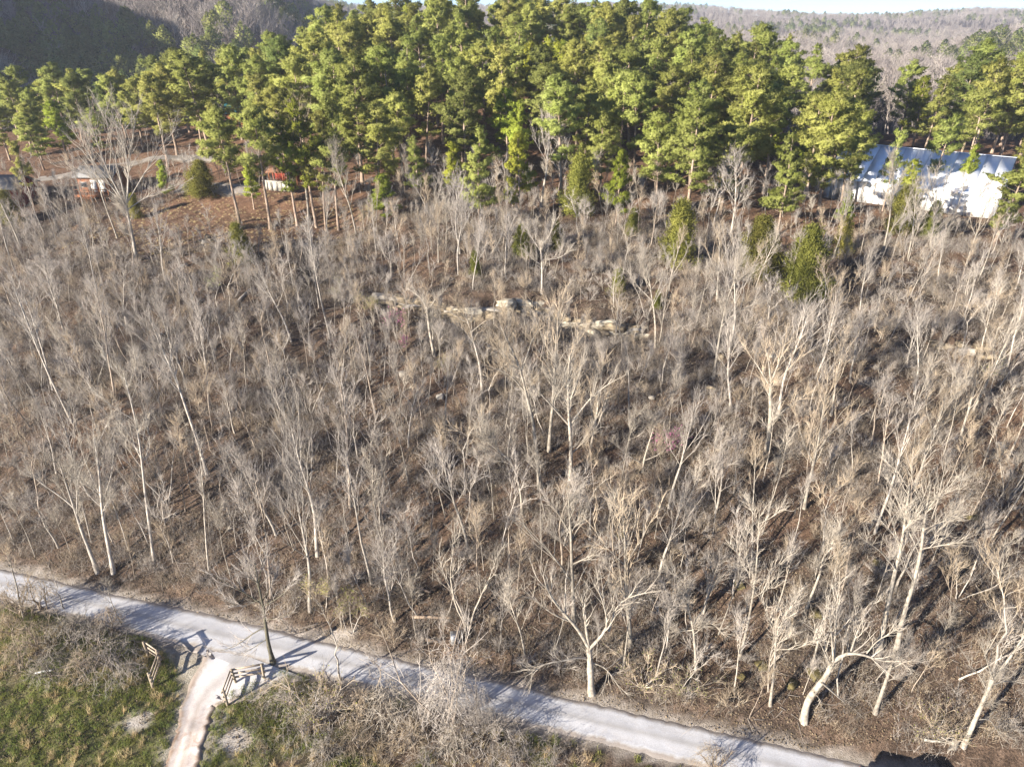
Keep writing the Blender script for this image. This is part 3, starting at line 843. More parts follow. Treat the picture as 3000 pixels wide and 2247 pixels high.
def tree_thing(name, label, cat, meshes, loc, rz, s, group, lean=(0, 0), partnames=None):
    t = thing(name, label, cat, loc, (lean[0], lean[1], rz), group, s)
    for me in meshes:
        link(me.name.split('.')[0], me, t)
    return t

TAKEN = []       # stems of hand-placed trees, kept clear by the scatter

# ------------------------------------------------------------------ bluff of pale limestone half-way up the slope
def rock_mesh(seed, sx, sy, sz, mat, cuts=3):
    r = np.random.default_rng(seed)
    n = cuts + 1; V = []; idx = {}
    F = []
    def vid(i, j, k):
        if (i, j, k) not in idx:
            p = np.array([i / n - 0.5, j / n - 0.5, k / n - 0.5]) * 2
            p = p * (1 - 0.16 * (np.abs(p).sum() - 1) / 2)
            p = p * 0.5 * np.array([sx, sy, sz]) + r.normal(size=3) * 0.055 * np.array([sx, sy, sz])
            idx[(i, j, k)] = len(V); V.append(p)
        return idx[(i, j, k)]
    for a in range(n):
        for b in range(n):
            F += [[vid(a, b, 0), vid(a, b + 1, 0), vid(a + 1, b + 1, 0), vid(a + 1, b, 0)], [vid(a, b, n), vid(a + 1, b, n), vid(a + 1, b + 1, n), vid(a, b + 1, n)],
                  [vid(a, 0, b), vid(a + 1, 0, b), vid(a + 1, 0, b + 1), vid(a, 0, b + 1)], [vid(a, n, b), vid(a, n, b + 1), vid(a + 1, n, b + 1), vid(a + 1, n, b)],
                  [vid(0, a, b), vid(0, a, b + 1), vid(0, a + 1, b + 1), vid(0, a + 1, b)], [vid(n, a, b), vid(n, a + 1, b), vid(n, a + 1, b + 1), vid(n, a, b + 1)]]
    return mesh_np('rock', np.array(V), None, np.array(F), mat)

def build_ledge(x0, x1, label, step, pale):
    p0 = (x0 + x1) / 2
    yc = 37.9 - 0.27 * p0 + float(ledge_d(p0)) / 0.966
    L = thing('rock_ledge', label, 'rock ledge', (p0, yc, hz1(p0, yc)))
    r = np.random.default_rng(int(abs(x0) * 7 + 3))
    forms = {k: [rock_mesh(100 + i * 3, 1.0, 1.0, 1.0, M[k]) for i in range(4)] for k in ('rock_tan', 'rock_cream', 'rock_grey')}
    x = x0
    while x < x1:
        w = r.uniform(1.6, 3.4)
        for lay in range(2):
            xx = x + r.uniform(-0.5, 0.5); d = float(ledge_d(xx)) + (0.05 + 0.45 * lay) + r.uniform(-0.18, 0.18)
            yy = 37.9 - 0.27 * xx + d / 0.966
            foot = hz1(xx, 37.9 - 0.27 * xx + (float(ledge_d(xx)) - 0.7) / 0.966)
            mid = abs((xx - p0 - 6) / ((x1 - x0) / 2))
            k = r.choice(['rock_cream', 'rock_tan', 'rock_grey'], p=([0.7, 0.28, 0.02] if mid < 0.42 and pale else [0.03, 0.55, 0.42]))
            fade = 1 - 0.35 * max(0, mid - 0.65)
            o = link('rock', forms[k][r.integers(4)], L)
            o.location = Vector((xx, yy, foot + 0.2 + 0.8 * lay * fade)) - L.location
            o.rotation_euler = (r.normal() * 0.1, r.normal() * 0.1, -0.26 + r.normal() * 0.2)
            o.scale = (w * r.uniform(1.1, 1.6), r.uniform(1.0, 1.6), r.uniform(0.7, 1.5) * fade)
        x += w * step
build_ledge(-17.5, 17.5, 'long pale tan limestone ledge across the middle of the wooded slope', 0.55, True)
build_ledge(47.5, 53.0, 'short orange tan rock ledge below the white metal building', 0.9, False)

# ------------------------------------------------------------------ buildings on the plateau
def flat_box(name, size, loc, mat, parent, rz=0, bevel=0):
    g = Geo(); g.box((0, 0, 0), size); o = link(name, g.mesh(name, mat), parent, loc, (0, 0, rz)); return o

def white_building():
    A = Vector((56.9, 131.2)); B = Vector((78.5, 115.3))
    ux = (B - A).normalized(); L = (B - A).length
    ang = math.atan2(ux.y, ux.x)
    zb = min(hz1(A.x, A.y), hz1(B.x, B.y)) - 0.4
    t = thing('metal_building', 'long white metal building with blue white roof among pines at right', 'building', (A.x, A.y, zb), (0, 0, ang))
    D = 22.0; W = 18.4 - zb + 3.4; R = W + 4.6       # depth, eave height, ridge height
    g = Geo()
    V = [(0, 0, 0), (L, 0, 0), (L, D, 0), (0, D, 0), (0, 0, W), (L, 0, W), (L, D, W), (0, D, W), (0, D / 2, R - 0.15), (L, D / 2, R - 0.15)]
    g.add(V, [[4, 8, 7], [5, 6, 9]], [[0, 1, 5, 4], [1, 2, 6, 5], [2, 3, 7, 6], [3, 0, 4, 7]])
    wall = link('wall', g.mesh('wall', M['white_paint']), t)
    n = 25
    for k in range(n):                                            # ribbed wall panels
        o = flat_box('wall_panel', (L / n - 0.05, 0.05, W - 0.3), ((k + 0.5) * L / n, -0.03, (W - 0.3) / 2 + 0.1), M['white_paint'], wall)
    for s in (0, 1):                                              # roof sheets, each its own panel
        m = 13
        for k in range(m):
            x0 = -0.35 + k * (L + 0.7) / m; x1 = x0 + (L + 0.7) / m - 0.04
            y0, y1 = (-0.5, D / 2) if s == 0 else (D + 0.5, D / 2)
            z0 = W - 0.05; z1 = R
            g = Geo(); th = 0.06
            q = [(x0, y0, z0), (x1, y0, z0), (x1, y1, z1), (x0, y1, z1)]
            V = q + [(a, b, c + th) for a, b, c in q]
            F = [[3, 2, 1, 0], [4, 5, 6, 7], [0, 1, 5, 4], [1, 2, 6, 5], [2, 3, 7, 6], [3, 0, 4, 7]]
            g.add(V, None, F); link('roof_panel', g.mesh('roof_panel', M['white_metal']), t)
    g = Geo(); g.box((L / 2, D / 2, R + 0.07), (L + 0.8, 0.5, 0.08)); link('ridge_cap', g.mesh('ridge_cap', M['white_metal']), t)
    d = flat_box('door', (1.0, 0.06, 2.1), (3.0, -0.08, 1.2), M['steel'], t)
    flat_box('handle', (0.05, 0.06, 0.14), (0.36, -0.06, -0.05), M['black_paint'], d)
    return A, ux, L, D
WB = white_building()

def cabin(name, label, px0, px1, py, wall_h, depth, wallmat, roofmat, wins, deck, rise=1.2):
    a = at(px0, py); b = at(px1, py); b = Vector((b.x * a.y / b.y, a.y, 0))
    w = b.x - a.x; z0 = hz1((a.x + b.x) / 2, a.y) + 0.15
    t = thing(name, label, 'cabin', (a.x, a.y, z0))
    floor = 0.7 if deck else 0.05
    g = Geo(); V = [(0, 0, -0.6), (w, 0, -0.6), (w, depth, -0.6), (0, depth, -0.6), (0, 0, floor + wall_h), (w, 0, floor + wall_h), (w, depth, floor + wall_h), (0, depth, floor + wall_h),
                    (0, depth / 2, floor + wall_h + rise), (w, depth / 2, floor + wall_h + rise)]
    g.add(V, [[4, 8, 7], [5, 6, 9]], [[0, 1, 5, 4], [1, 2, 6, 5], [2, 3, 7, 6], [3, 0, 4, 7]])
    wall = link('wall', g.mesh('wall', wallmat), t)
    nb = int(wall_h / 0.27)
    for k in range(nb):                                           # lapped siding boards on the front
        flat_box('board', (w, 0.05, 0.24), (w / 2, -0.03, floor + 0.16 + k * wall_h / nb), wallmat, wall)
    for s in (0, 1):
        y0, y1 = (-0.6, depth / 2) if s == 0 else (depth + 0.6, depth / 2)
        z0_ = floor + wall_h - 0.1; z1_ = floor + wall_h + rise + 0.1
        q = [(-0.5, y0, z0_), (w + 0.5, y0, z0_), (w + 0.5, y1, z1_), (-0.5, y1, z1_)]
        g = Geo(); g.add(q + [(x, y, z + 0.1) for x, y, z in q], None, [[3, 2, 1, 0], [4, 5, 6, 7], [0, 1, 5, 4], [1, 2, 6, 5], [2, 3, 7, 6], [3, 0, 4, 7]])
        link('roof', g.mesh('roof', roofmat), t)
    for (nm, f0, f1, zz, hh, m) in wins:
        o = flat_box(nm, ((f1 - f0) * w, 0.06, hh), ((f0 + f1) / 2 * w, -0.08, floor + zz + hh / 2), M['white_paint'], t)
        if nm == 'window': flat_box('pane', ((f1 - f0) * w - 0.16, 0.03, hh - 0.16), (0, -0.03, 0), M['glass'], o)
        else: flat_box('handle', (0.06, 0.05, 0.12), ((f1 - f0) * w * 0.4, -0.05, 0), M['black_paint'], o)
    if deck:
        dk = flat_box('deck', (w * 0.98, 2.0, 0.14), (w / 2, -1.03, floor - 0.07), M['clay'], t)
        for k in range(8):
            flat_box('deck_post', (0.12, 0.12, floor + 1.6), (0.15 + k * (w - 0.3) / 7, -2.0, (floor + 1.6) / 2 - 0.75), M['orange_wood'], t)
        for z in (0.45, 0.9):
            flat_box('railing', (w * 0.98, 0.07, 0.12), (w / 2, -1.9, floor + z), M['orange_wood'], t)
        flat_box('skirt_board', (w * 0.98, 0.05, 0.34), (w / 2, -2.08, floor - 0.2), M['orange_wood'], t)
    return t
cabin('cabin', 'small orange wooden cabin with deck behind the big bare tree at left', 243, 345, 590, 2.7, 5.5, M['orange_wood'], M['grey_roof'],
      [('door', 0.36, 0.52, 0.05, 2.1, 0), ('door', 0.60, 0.76, 0.05, 2.1, 0), ('window', 0.08, 0.24, 0.9, 0.9, 0)], True)
cabin('cabin', 'dark red cabin with small white windows at the left edge', -95, 62, 612, 3.0, 6.0, M['red_wood'], M['grey_roof'],
      [('window', 0.62, 0.70, 1.2, 0.8, 0), ('window', 0.78, 0.86, 1.3, 0.9, 0)], False, 1.6)
cabin('cabin', 'little teal roofed cabin half hidden among the left pines', 668, 742, 372, 2.3, 4.0, M['orange_wood'], M['teal_roof'],
      [('window', 0.4, 0.6, 0.8, 0.9, 0)], False, 2.2)

def clay_bank():
    p = at(775, 556); q = at(860, 572)
    t = thing('retaining_wall', 'pale concrete retaining wall below the orange clay cut', 'wall', p, (0, 0, math.atan2(q.y - p.y, q.x - p.x)))
    L = (Vector((q.x, q.y)) - Vector((p.x, p.y))).length
    n = 6
    for k in range(n):
        flat_box('panel', (L / n - 0.04, 0.3, 1.5), ((k + 0.5) * L / n, 0, 0.55), M['concrete'], t)
    flat_box('coping', (L + 0.2, 0.42, 0.12), (L / 2, 0, 1.37), M['concrete'], t)
    s = thing('lean_to', 'low rust red open shed behind the pale retaining wall', 'shed', p + Vector((0.2, 2.2, 0.2)), (0, 0, 0))
    for x in (0.2, 2.6, 5.0):
        flat_box('post', (0.14, 0.14, 2.4), (x, 0, 1.0), M['orange_wood'], s); flat_box('post', (0.14, 0.14, 2.9), (x, 2.4, 1.25), M['orange_wood'], s)
    g = Geo(); qd = [(-0.2, -0.5, 2.15), (5.5, -0.5, 2.15), (5.5, 2.9, 2.75), (-0.2, 2.9, 2.75)]
    g.add(qd + [(x, y, z + 0.1) for x, y, z in qd], None, [[3, 2, 1, 0], [4, 5, 6, 7], [0, 1, 5, 4], [1, 2, 6, 5], [2, 3, 7, 6], [3, 0, 4, 7]])
    link('roof', g.mesh('roof', M['clay']), s)
    flat_box('back_wall', (5.2, 0.1, 2.3), (2.6, 2.5, 1.0), M['red_wood'], s)
clay_bank()

# ------------------------------------------------------------------ rail fences at the drive
def fence(label, posts, spans, open_end=None):
    P = [at(*p[:2]) for p in posts]
    t = thing('rail_fence', label, 'fence', P[0])
    r = np.random.default_rng(len(label))
    tops = []
    for p, q in zip(P, posts):
        h = q[2]; g = Geo()
        ln = r.normal(size=2) * 0.05
        g.tube(np.array([[0, 0, -0.3], [0, 0, 0.0], [ln[0] * 0.5, ln[1] * 0.5, h * 0.5], [ln[0], ln[1], h]]), [0.12, 0.11, 0.10, 0.095], 7, cap=True, lump=0.05, r=r)
        link('post', g.mesh('post', M['post'], False), t, p - P[0])
        tops.append(Vector((ln[0], ln[1], h)))
    for (i, j) in spans:
        for f in (0.34, 0.62, 0.90):
            a = P[i] + tops[i] * f - P[0]; b = P[j] + tops[j] * f - P[0]
            dv = (b - a).normalized(); side = Vector((-dv.y, dv.x, 0)) * 0.12
            g = Geo(); g.beam(a - dv * 0.15 + side, b + dv * 0.15 + side + Vector((0, 0, r.normal() * 0.05)), 0.06, 0.17)
            link('rail', g.mesh('rail', M['rail']), t)
fence('weathered wooden rail fence left of the farm drive mouth', [(436, 1927, 1.75), (472, 1952, 1.65), (449, 2016, 1.75)], [(0, 1), (1, 2)])
fence('weathered wooden rail fence right of the farm drive by dark tree', [(668, 2069, 1.85), (692, 2003, 1.65), (775, 1990, 1.6)], [(0, 1), (1, 2)])

# ------------------------------------------------------------------ black pickup at the lower right corner
def pickup():
    c = on_plane(2521, 2224, 31.9)
    p = Vector((c.x + 0.02, 31.75, 0.09))
    ang = math.atan2(-0.27, 1.0) - 0.03
    t = thing('pickup_truck', 'black pickup truck cut off by the bottom right edge', 'truck', p, (0, 0, ang))
    W = 1.9
    def body_box(nm, x0, x1, z0, z1, y0=-W, y1=0, m='black_paint', par=t, tp=0.0):
        g = Geo()
        V = [(x0, y0, z0), (x1, y0, z0), (x1, y1, z0), (x0, y1, z0), (x0 + tp, y0 + tp, z1), (x1 - tp, y0 + tp, z1), (x1 - tp, y1 - tp, z1), (x0 + tp, y1 - tp, z1)]
        g.add(V, None, [[3, 2, 1, 0], [4, 5, 6, 7], [0, 1, 5, 4], [1, 2, 6, 5], [2, 3, 7, 6], [3, 0, 4, 7]])
        o = link(nm, g.mesh(nm, M[m]), par)
        b = o.modifiers.new("bevel", 'BEVEL'); b.width = 0.04; b.segments = 2
        return o
    body_box('chassis', 0.1, 5.3, 0.42, 0.66)
    body_box('bed_floor', 0.12, 2.0, 0.67, 0.75, -W + 0.1, -0.1)
    body_box('bed_side', 0.0, 2.0, 0.67, 1.32, -0.14, 0.0); body_box('bed_side', 0.0, 2.0, 0.67, 1.32, -W, -W + 0.14)
    tg = body_box('tailgate', -0.02, 0.10, 0.68, 1.30, -W + 0.15, -0.15)
    body_box('handle', -0.05, -0.025, 0.98, 1.06, -W / 2 - 0.15, -W / 2 + 0.15, 'steel', tg)
    body_box('bumper', -0.14, 0.05, 0.45, 0.62, -W + 0.05, -0.05, 'steel')
    for y in (-0.16, -W + 0.02): body_box('tail_lamp', -0.035, 0.02, 0.85, 1.2, y, y + 0.14, 'tail_red')
    body_box('door', 2.02, 3.9, 0.67, 1.25)
    cab = body_box('cab', 2.05, 3.95, 1.255, 1.9, -W + 0.04, -0.04, 'black_paint', t, 0.28)
    body_box('rear_window', 2.13, 2.2, 1.38, 1.72, -W + 0.45, -0.45, 'glass', cab)
    body_box('hood', 3.92, 5.35, 0.67, 1.18)
    body_box('windscreen', 3.72, 3.85, 1.36, 1.72, -W + 0.4, -0.4, 'glass', cab)
    for x in (0.95, 4.4):
        for y in (-0.13, -W + 0.13):
            g = Geo(); g.tube(np.array([[x, y - 0.13, 0.38], [x, y - 0.1, 0.38], [x, y + 0.1, 0.38], [x, y + 0.13, 0.38]]), [0.33, 0.38, 0.38, 0.33], 20, cap=True)
            w = link('wheel', g.mesh('wheel', M['rubber']), t)
            g = Geo(); g.tube(np.array([[x, y - 0.14, 0.38], [x, y + 0.14, 0.38]]), [0.2, 0.2], 14, cap=True); link('rim', g.mesh('rim', M['steel']), w)
pickup()

# ------------------------------------------------------------------ hand-placed bare trees
def z1(*pts): return [(x / 2.209, y / 2.209) for x, y in pts]
def z5(*pts): return [(1000 + x / 2.209, 750 + y / 2.209) for x, y in pts]
def z6(*pts): return [(2000 + x / 2.209, 750 + y / 2.209) for x, y in pts]
def zb1(*pts): return [(x / 2.212, 1500 + y / 2.212) for x, y in pts]
def zb2(*pts): return [(1000 + x / 2.212, 1500 + y / 2.212) for x, y in pts]
def zb3(*pts): return [(2000 + x / 2.212, 1500 + y / 2.212) for x, y in pts]
def zw(*pts): return [(2350 + x / 3.403, 350 + y / 3.403) for x, y in pts]

def smooth_path(pts, n):
    pts = np.asarray(pts, float)
    if len(pts) < 3:
        t = np.linspace(0, 1, n)[:, None]; return pts[0] * (1 - t) + pts[-1] * t
    s = np.concatenate([[0], np.cumsum(np.linalg.norm(np.diff(pts, axis=0), axis=1))]); s /= s[-1]
    ss = np.linspace(0, 1, n)
    P = np.stack([np.interp(ss, s, pts[:, k]) for k in range(3)], 1)
    Q = P.copy()
    for _ in range(2):
        Q[1:-1] = 0.25 * Q[:-2] + 0.5 * Q[1:-1] + 0.25 * Q[2:]
    return Q

HERO_SEED = [500]
def hero(label, trunk, r0, limbs=(), bark='bark_pale', twig='twig_pale', r_top=0.25, dense=1.0, tw=0.9, name='bare_tree', group=None, auto=8, stub=False):
    """a tree whose trunk and main limbs follow the ones in the photograph"""
    HERO_SEED[0] += 1; r = np.random.default_rng(HERO_SEED[0])
    b = at(*trunk[0]); wood, fine = Geo(), Geo(); r0 *= 0.66
    Y = b.y
    tp = [np.array([0, 0, -0.4])] + [np.array(on_plane(px, py, Y + r.normal() * 0.25 * (k > 0)) - b) for k, (px, py) in enumerate(trunk)]
    tp = smooth_path(tp, 12 if len(trunk) < 6 else 16); n = len(tp)
    t = np.linspace(0, 1, n); rad = r0 * ((1 - t) * (1 - r_top) + r_top); rad[0] *= 1.5; rad[1] *= 1.25
    wood.tube(tp, rad, 9, cap=stub, lump=0.06, r=r)
    H = np.sum(np.linalg.norm(np.diff(tp, axis=0), axis=1))
    K = dict(nsub=int(9 * dense), ntw=int(11 * min(dense, 1.3)), tw_len=tw, fine_n=3)
    if not stub: ramify(wood, fine, tp[-5:], rad[-5], r, **K)
    for lm in limbs:
        pts, rr = lm[0], lm[1] * 0.64
        dy = r.uniform(-1, 1) * (lm[2] if len(lm) > 2 else 1.6)
        q = [np.array(on_plane(px, py, Y + dy * k / (len(pts) - 1)) - b) for k, (px, py) in enumerate(pts)]
        j = int(np.argmin(np.linalg.norm(tp - q[0], axis=1))); q[0] = 0.5 * q[0] + 0.5 * tp[j] if np.linalg.norm(tp[j] - q[0]) < 1.2 else q[0]
        q = smooth_path(q, 9)
        wood.tube(q, np.linspace(rr, max(0.014, rr * 0.18), 9), 7, lump=0.05, r=r)
        ramify(wood, fine, q, rr, r, **K)
    for k in range(auto):
        tt = np.array([r.uniform(0.45, 0.98)]); P, D = lerp_path(tp, tt)
        a = r.uniform(0, 6.28); d = D[0] * 0.8 + np.array([math.cos(a), math.sin(a), 0.1]) * 0.75
        q = wander(P[0], d, H * r.uniform(0.15, 0.32) * (1.2 - 0.5 * tt[0]), 6, 0.13, 0.1, r)
        rr = max(0.03, 0.35 * np.interp(tt[0], t, rad))
        wood.tube(q, np.linspace(rr, 0.012, 6), 5)
        ramify(wood, fine, q, rr, r, **K)
    o = thing(name, label, 'tree', b, (0, 0, 0), group)
    link('trunk', wood.mesh('trunk', M[bark], True), o)
    if fine.n: link('crown', fine.mesh('crown', M[twig]), o)
    TAKEN.append((b.x, b.y))
    return o

HG = 'bare trees on the wooded slope'
hero('big vase shaped bare tree standing in front of the orange cabin', z1((885, 1690), (860, 1540), (830, 1400), (815, 1330)), 0.46,
     [(z1((815, 1330), (700, 1180), (560, 980), (470, 840)), .2), (z1((800, 1310), (690, 1100), (620, 900), (570, 740)), .2), (z1((825, 1300), (840, 1100), (790, 900), (775, 720)), .2),
      (z1((835, 1290), (830, 1000), (870, 850), (890, 720)), .2), (z1((830, 1350), (950, 1270), (1080, 1230), (1190, 1170)), .14), (z1((835, 1290), (960, 1080), (1050, 920), (1120, 860)), .15),
      (z1((800, 1310), (640, 1180), (500, 1100), (400, 1080)), .12), (z1((820, 1300), (740, 1000), (690, 830), (680, 700)), .16)], 'bark_grey', 'twig_pale', 0.5, 2.0, 1.1, group=HG, auto=5)
hero('tall curving pale grey tree in the middle of the slope', z5((1290, 1510), (1265, 1300), (1240, 1050), (1195, 900), (1165, 740), (1130, 660), (1080, 560), (1030, 450)), 0.33,
     [(z5((1180, 870), (1100, 770), (1000, 730), (910, 700)), .13), (z5((1175, 740), (1205, 640), (1230, 540), (1290, 460)), .14), (z5((1130, 660), (1050, 600), (980, 600)), .09)], group=HG, auto=7, twig='twig_tan')
hero('bright white limbed tree right of the tall curving tree', z5((1475, 1530), (1490, 1270), (1475, 1080), (1470, 940), (1465, 800), (1480, 640)), 0.36,
     [(z5((1465, 1090), (1380, 990), (1290, 890), (1180, 800)), .15), (z5((1490, 1090), (1540, 1010), (1600, 930), (1700, 840), (1820, 780)), .16), (z5((1465, 980), (1400, 860), (1330, 750)), .12),
      (z5((1475, 950), (1530, 800), (1570, 670)), .12), (z5((1490, 1280), (1590, 1180), (1660, 1120)), .11)], group=HG, auto=7)
hero('crooked pale tree bending left below the tall curving tree', z5((1172, 1670), (1160, 1520), (1120, 1370), (1080, 1300), (1010, 1270), (960, 1200), (880, 1165)), 0.2,
     [(z5((1110, 1350), (1040, 1325), (980, 1330)), .07), (z5((1010, 1270), (980, 1150), (900, 1060)), .07)], group=HG, auto=5)
hero('large pale forked roadside tree with broken limbs beside the gravel road', zb2((1622, 1172), (1612, 1000), (1605, 880)), 0.42,
     [(zb2((1605, 880), (1555, 775), (1490, 705), (1430, 640), (1350, 560), (1320, 480), (1308, 405)), .26), (zb2((1605, 880), (1585, 740), (1565, 620), (1558, 530)), .2),
      (zb2((1610, 890), (1690, 800), (1742, 755), (1710, 640), (1690, 540), (1640, 460)), .22), (zb2((1735, 770), (1770, 640), (1800, 570), (1950, 520), (2075, 508)), .16),
      (zb2((1600, 950), (1540, 930), (1440, 970), (1330, 965), (1215, 1050)), .16, 3), (zb2((1605, 960), (1700, 990), (1770, 1080), (1830, 1190)), .1, 2), (zb2((1500, 715), (1380, 670), (1290, 600), (1160, 480)), .11)],
     r_top=0.8, group=HG, auto=0, dense=1.0)
hero('tall straight white tree directly behind the forked roadside tree', zb2((1507, 700), (1500, 500), (1493, 330), (1490, 200), (1480, 40), (1470, -120)), 0.3,
     [(zb2((1490, 450), (1370, 270), (1200, 130), (1150, 0)), .15), (zb2((1505, 330), (1620, 280), (1720, 215)), .12), (zb2((1480, 200), (1560, 60), (1620, -80)), .11), (zb2((1480, 150), (1400, 0), (1330, -90)), .11)], group=HG, auto=5)
hero('thick leaning tree arching a bent limb right over the bank', zb3((785, 1360), (800, 1230), (850, 1160), (920, 1080), (975, 970)), 0.42,
     [(zb3((975, 975), (1020, 915), (1100, 900), (1200, 930), (1290, 970), (1420, 975)), .22), (zb3((980, 960), (965, 800), (955, 690), (915, 590)), .13), (zb3((985, 950), (990, 760), (1000, 600), (1015, 470)), .14),
      (zb3((1090, 900), (1130, 780), (1170, 680), (1240, 590)), .1), (zb3((890, 1120), (1000, 1190), (1100, 1280), (1220, 1345)), .11, 2.5), (zb3((960, 1000), (870, 800), (810, 700)), .09), (zb3((1180, 930), (1260, 830), (1390, 760)), .08), (zb3((850, 1170), (910, 1230), (860, 1400)), .06)],
     r_top=0.6, group=HG, auto=0, twig='twig_pale')
hero('tallest pale tree of the right slope with wide white crown', zb3((1270, 900), (1310, 700), (1370, 400), (1420, 220), (1450, 0), (1470, -180)), 0.33,
     [(zb3((1380, 380), (1280, 250), (1180, 180)), .1), (zb3((1420, 220), (1330, 100), (1250, 20)), .11), (zb3((1450, 100), (1550, -60), (1600, -200)), .11), (zb3((1450, 40), (1380, -100), (1330, -220)), .1)], group=HG, auto=8, dense=0.85)
hero('second tall pale tree leaning right beside the tallest one', zb3((1375, 950), (1420, 700), (1500, 450), (1550, 250), (1565, 40), (1610, -180)), 0.31,
     [(zb3((1550, 250), (1700, 210), (1840, 190)), .1), (zb3((1560, 150), (1680, 60), (1800, 0)), .1), (zb3((1500, 450), (1420, 330), (1350, 260)), .08), (zb3((1570, 0), (1680, -130), (1760, -190)), .1)], group=HG, auto=8, dense=0.85)
hero('short thick trunk rising right of the arching tree', zb3((1240, 1320), (1290, 1170), (1340, 1030), (1385, 900)), 0.26, [(zb3((1350, 1010), (1450, 960), (1560, 960)), .09)], 'bark_pale', 'twig_grey', 0.4, group=HG, auto=6)
hero('forked pale tree leaning right in the lower right corner', zb3((1812, 1530), (1880, 1380), (1950, 1220), (2010, 1080)), 0.27,
     [(zb3((2010, 1085), (1975, 980), (1950, 890)), .1), (zb3((2010, 1085), (2110, 960), (2225, 790), (2280, 650)), .17), (zb3((1900, 1345), (1990, 1335), (2050, 1430)), .07), (zb3((1980, 1150), (1900, 1020), (1830, 980)), .07), (zb3((2000, 1120), (2100, 1090), (2200, 1110)), .08)], r_top=0.7, group=HG, auto=1)
hero('zigzag pale trunk among straight trees on the lower right slope', zb3((780, 680), (850, 500), (910, 350), (892, 300), (965, 240), (1010, 170), (1025, 90)), 0.2, [], group=HG, auto=6)
hero('slim straight pale tree left of the zigzag trunk', zb3((368, 950), (430, 700), (470, 450), (490, 200), (497, 0)), 0.17, [(zb3((460, 520), (560, 400), (690, 280)), .08)], group=HG, auto=6)
hero('twin stemmed pale tree standing near the road right of centre', zb3((565, 1270), (605, 900), (592, 790), (640, 700), (705, 630)), 0.18, [(zb3((592, 800), (545, 650), (510, 560)), .07), (zb3((610, 900), (720, 890), (860, 835)), .06), (zb3((530, 1160), (560, 980), (585, 840), (610, 720)), .1)], group=HG, auto=4)
hero('pale tree with spreading forks above the road right of sycamore', zb3((88, 1010), (72, 760), (30, 600), (15, 450)), 0.2, [(zb3((70, 720), (130, 640), (170, 540), (210, 440)), .12), (zb3((120, 690), (200, 720), (260, 790)), .05), (zb3((70, 740), (0, 770), (-70, 760)), .08)], group=HG, auto=5)
hero('dark trunked roadside tree at the drive with low black limbs', zb1((1778, 995), (1742, 880), (1722, 740), (1706, 610), (1675, 480), (1650, 330)), 0.3,
     [(zb1((1722, 745), (1640, 780), (1560, 850), (1480, 890), (1375, 905)), .1, 1), (zb1((1718, 820), (1640, 880), (1560, 925)), .06, 1), (zb1((1700, 600), (1620, 540), (1500, 480), (1370, 400)), .1), (zb1((1690, 520), (1640, 400), (1590, 240)), .1),
      (zb1((1715, 610), (1800, 560), (1880, 490), (1915, 430)), .09), (zb1((1675, 470), (1700, 330), (1745, 180)), .09), (zb1((1720, 700), (1800, 690), (1900, 650)), .06), (zb1((1690, 560), (1560, 620), (1460, 560)), .06)], 'bark_dark', 'twig_grey', 0.25, 1.0, 0.9, auto=5)
hero('left of two thick trunks standing above the road at left', zb1((635, 390), (590, 270), (540, 150), (490, 0), (440, -150), (380, -330)), 0.3, [(zb1((480, -30), (400, -100), (300, -160), (160, -280)), .13), (zb1((500, 30), (500, -200), (540, -330)), .1)], 'bark_grey', 'twig_pale', group=HG, auto=7)
hero('right of two thick trunks standing above the road at left', zb1((737, 402), (705, 230), (672, 60), (655, -80), (640, -300), (610, -480)), 0.3, [(zb1((660, -60), (720, -220), (740, -400)), .12), (zb1((650, -120), (560, -300), (520, -430)), .1)], 'bark_grey', 'twig_pale', group=HG, auto=8)
hero('twin stemmed vase tree in front of the white building', zw((805, 1330), (860, 1080), (882, 930), (900, 700), (920, 480)), 0.2,
     [(zw((840, 1240), (890, 1090), (1000, 980), (1110, 870)), .11), (zw((880, 930), (830, 760), (790, 640)), .09), (zw((890, 800), (970, 640), (1010, 480)), .09), (zw((1000, 980), (1060, 800), (1110, 640)), .07), (zw((860, 1100), (740, 1110), (640, 1140)), .05)], group=HG, auto=5)
hero('single trunked vase tree with fan crown before the white building', zw((1270, 1290), (1310, 1080), (1330, 930)), 0.22,
     [(zw((1325, 950), (1280, 800), (1210, 640)), .11), (zw((1330, 940), (1340, 750), (1330, 540)), .12), (zw((1335, 940), (1390, 780), (1450, 600)), .12), (zw((1335, 930), (1450, 800), (1560, 640)), .1), (zw((1320, 990), (1230, 940), (1140, 900)), .06), (zw((1330, 930), (1300, 700), (1270, 560)), .1), (zw((1310, 1130), (1420, 1060), (1520, 1040)), .06)], r_top=0.6, group=HG, auto=2)
hero('pale tree stump like snag with broken top behind the white limbed tree', z5((1282, 910), (1277, 810), (1275, 735)), 0.22, [], r_top=0.7, auto=0, stub=True, name='snag')
hero('broken topped pale tree left of the limestone ledge', z5((602, 650), (572, 500), (555, 345)), 0.27, [(z5((555, 350), (600, 290), (660, 230)), .13), (z5((555, 350), (520, 270), (440, 220)), .1), (z5((600, 560), (595, 470), (575, 370)), .12)], r_top=0.7, group=HG, auto=2)
hero('stout trunked vase tree in the middle of the right slope', z6((540, 1295), (570, 1050), (566, 920), (570, 820)), 0.34,
     [(z6((566, 830), (480, 700), (390, 580)), .15), (z6((568, 820), (560, 700), (520, 540)), .15), (z6((572, 815), (640, 650), (670, 530)), .15), (z6((575, 1070), (650, 1000), (810, 890)), .12), (z6((570, 830), (720, 700), (790, 620)), .12)], r_top=0.7, group=HG, auto=2, twig='twig_tan')
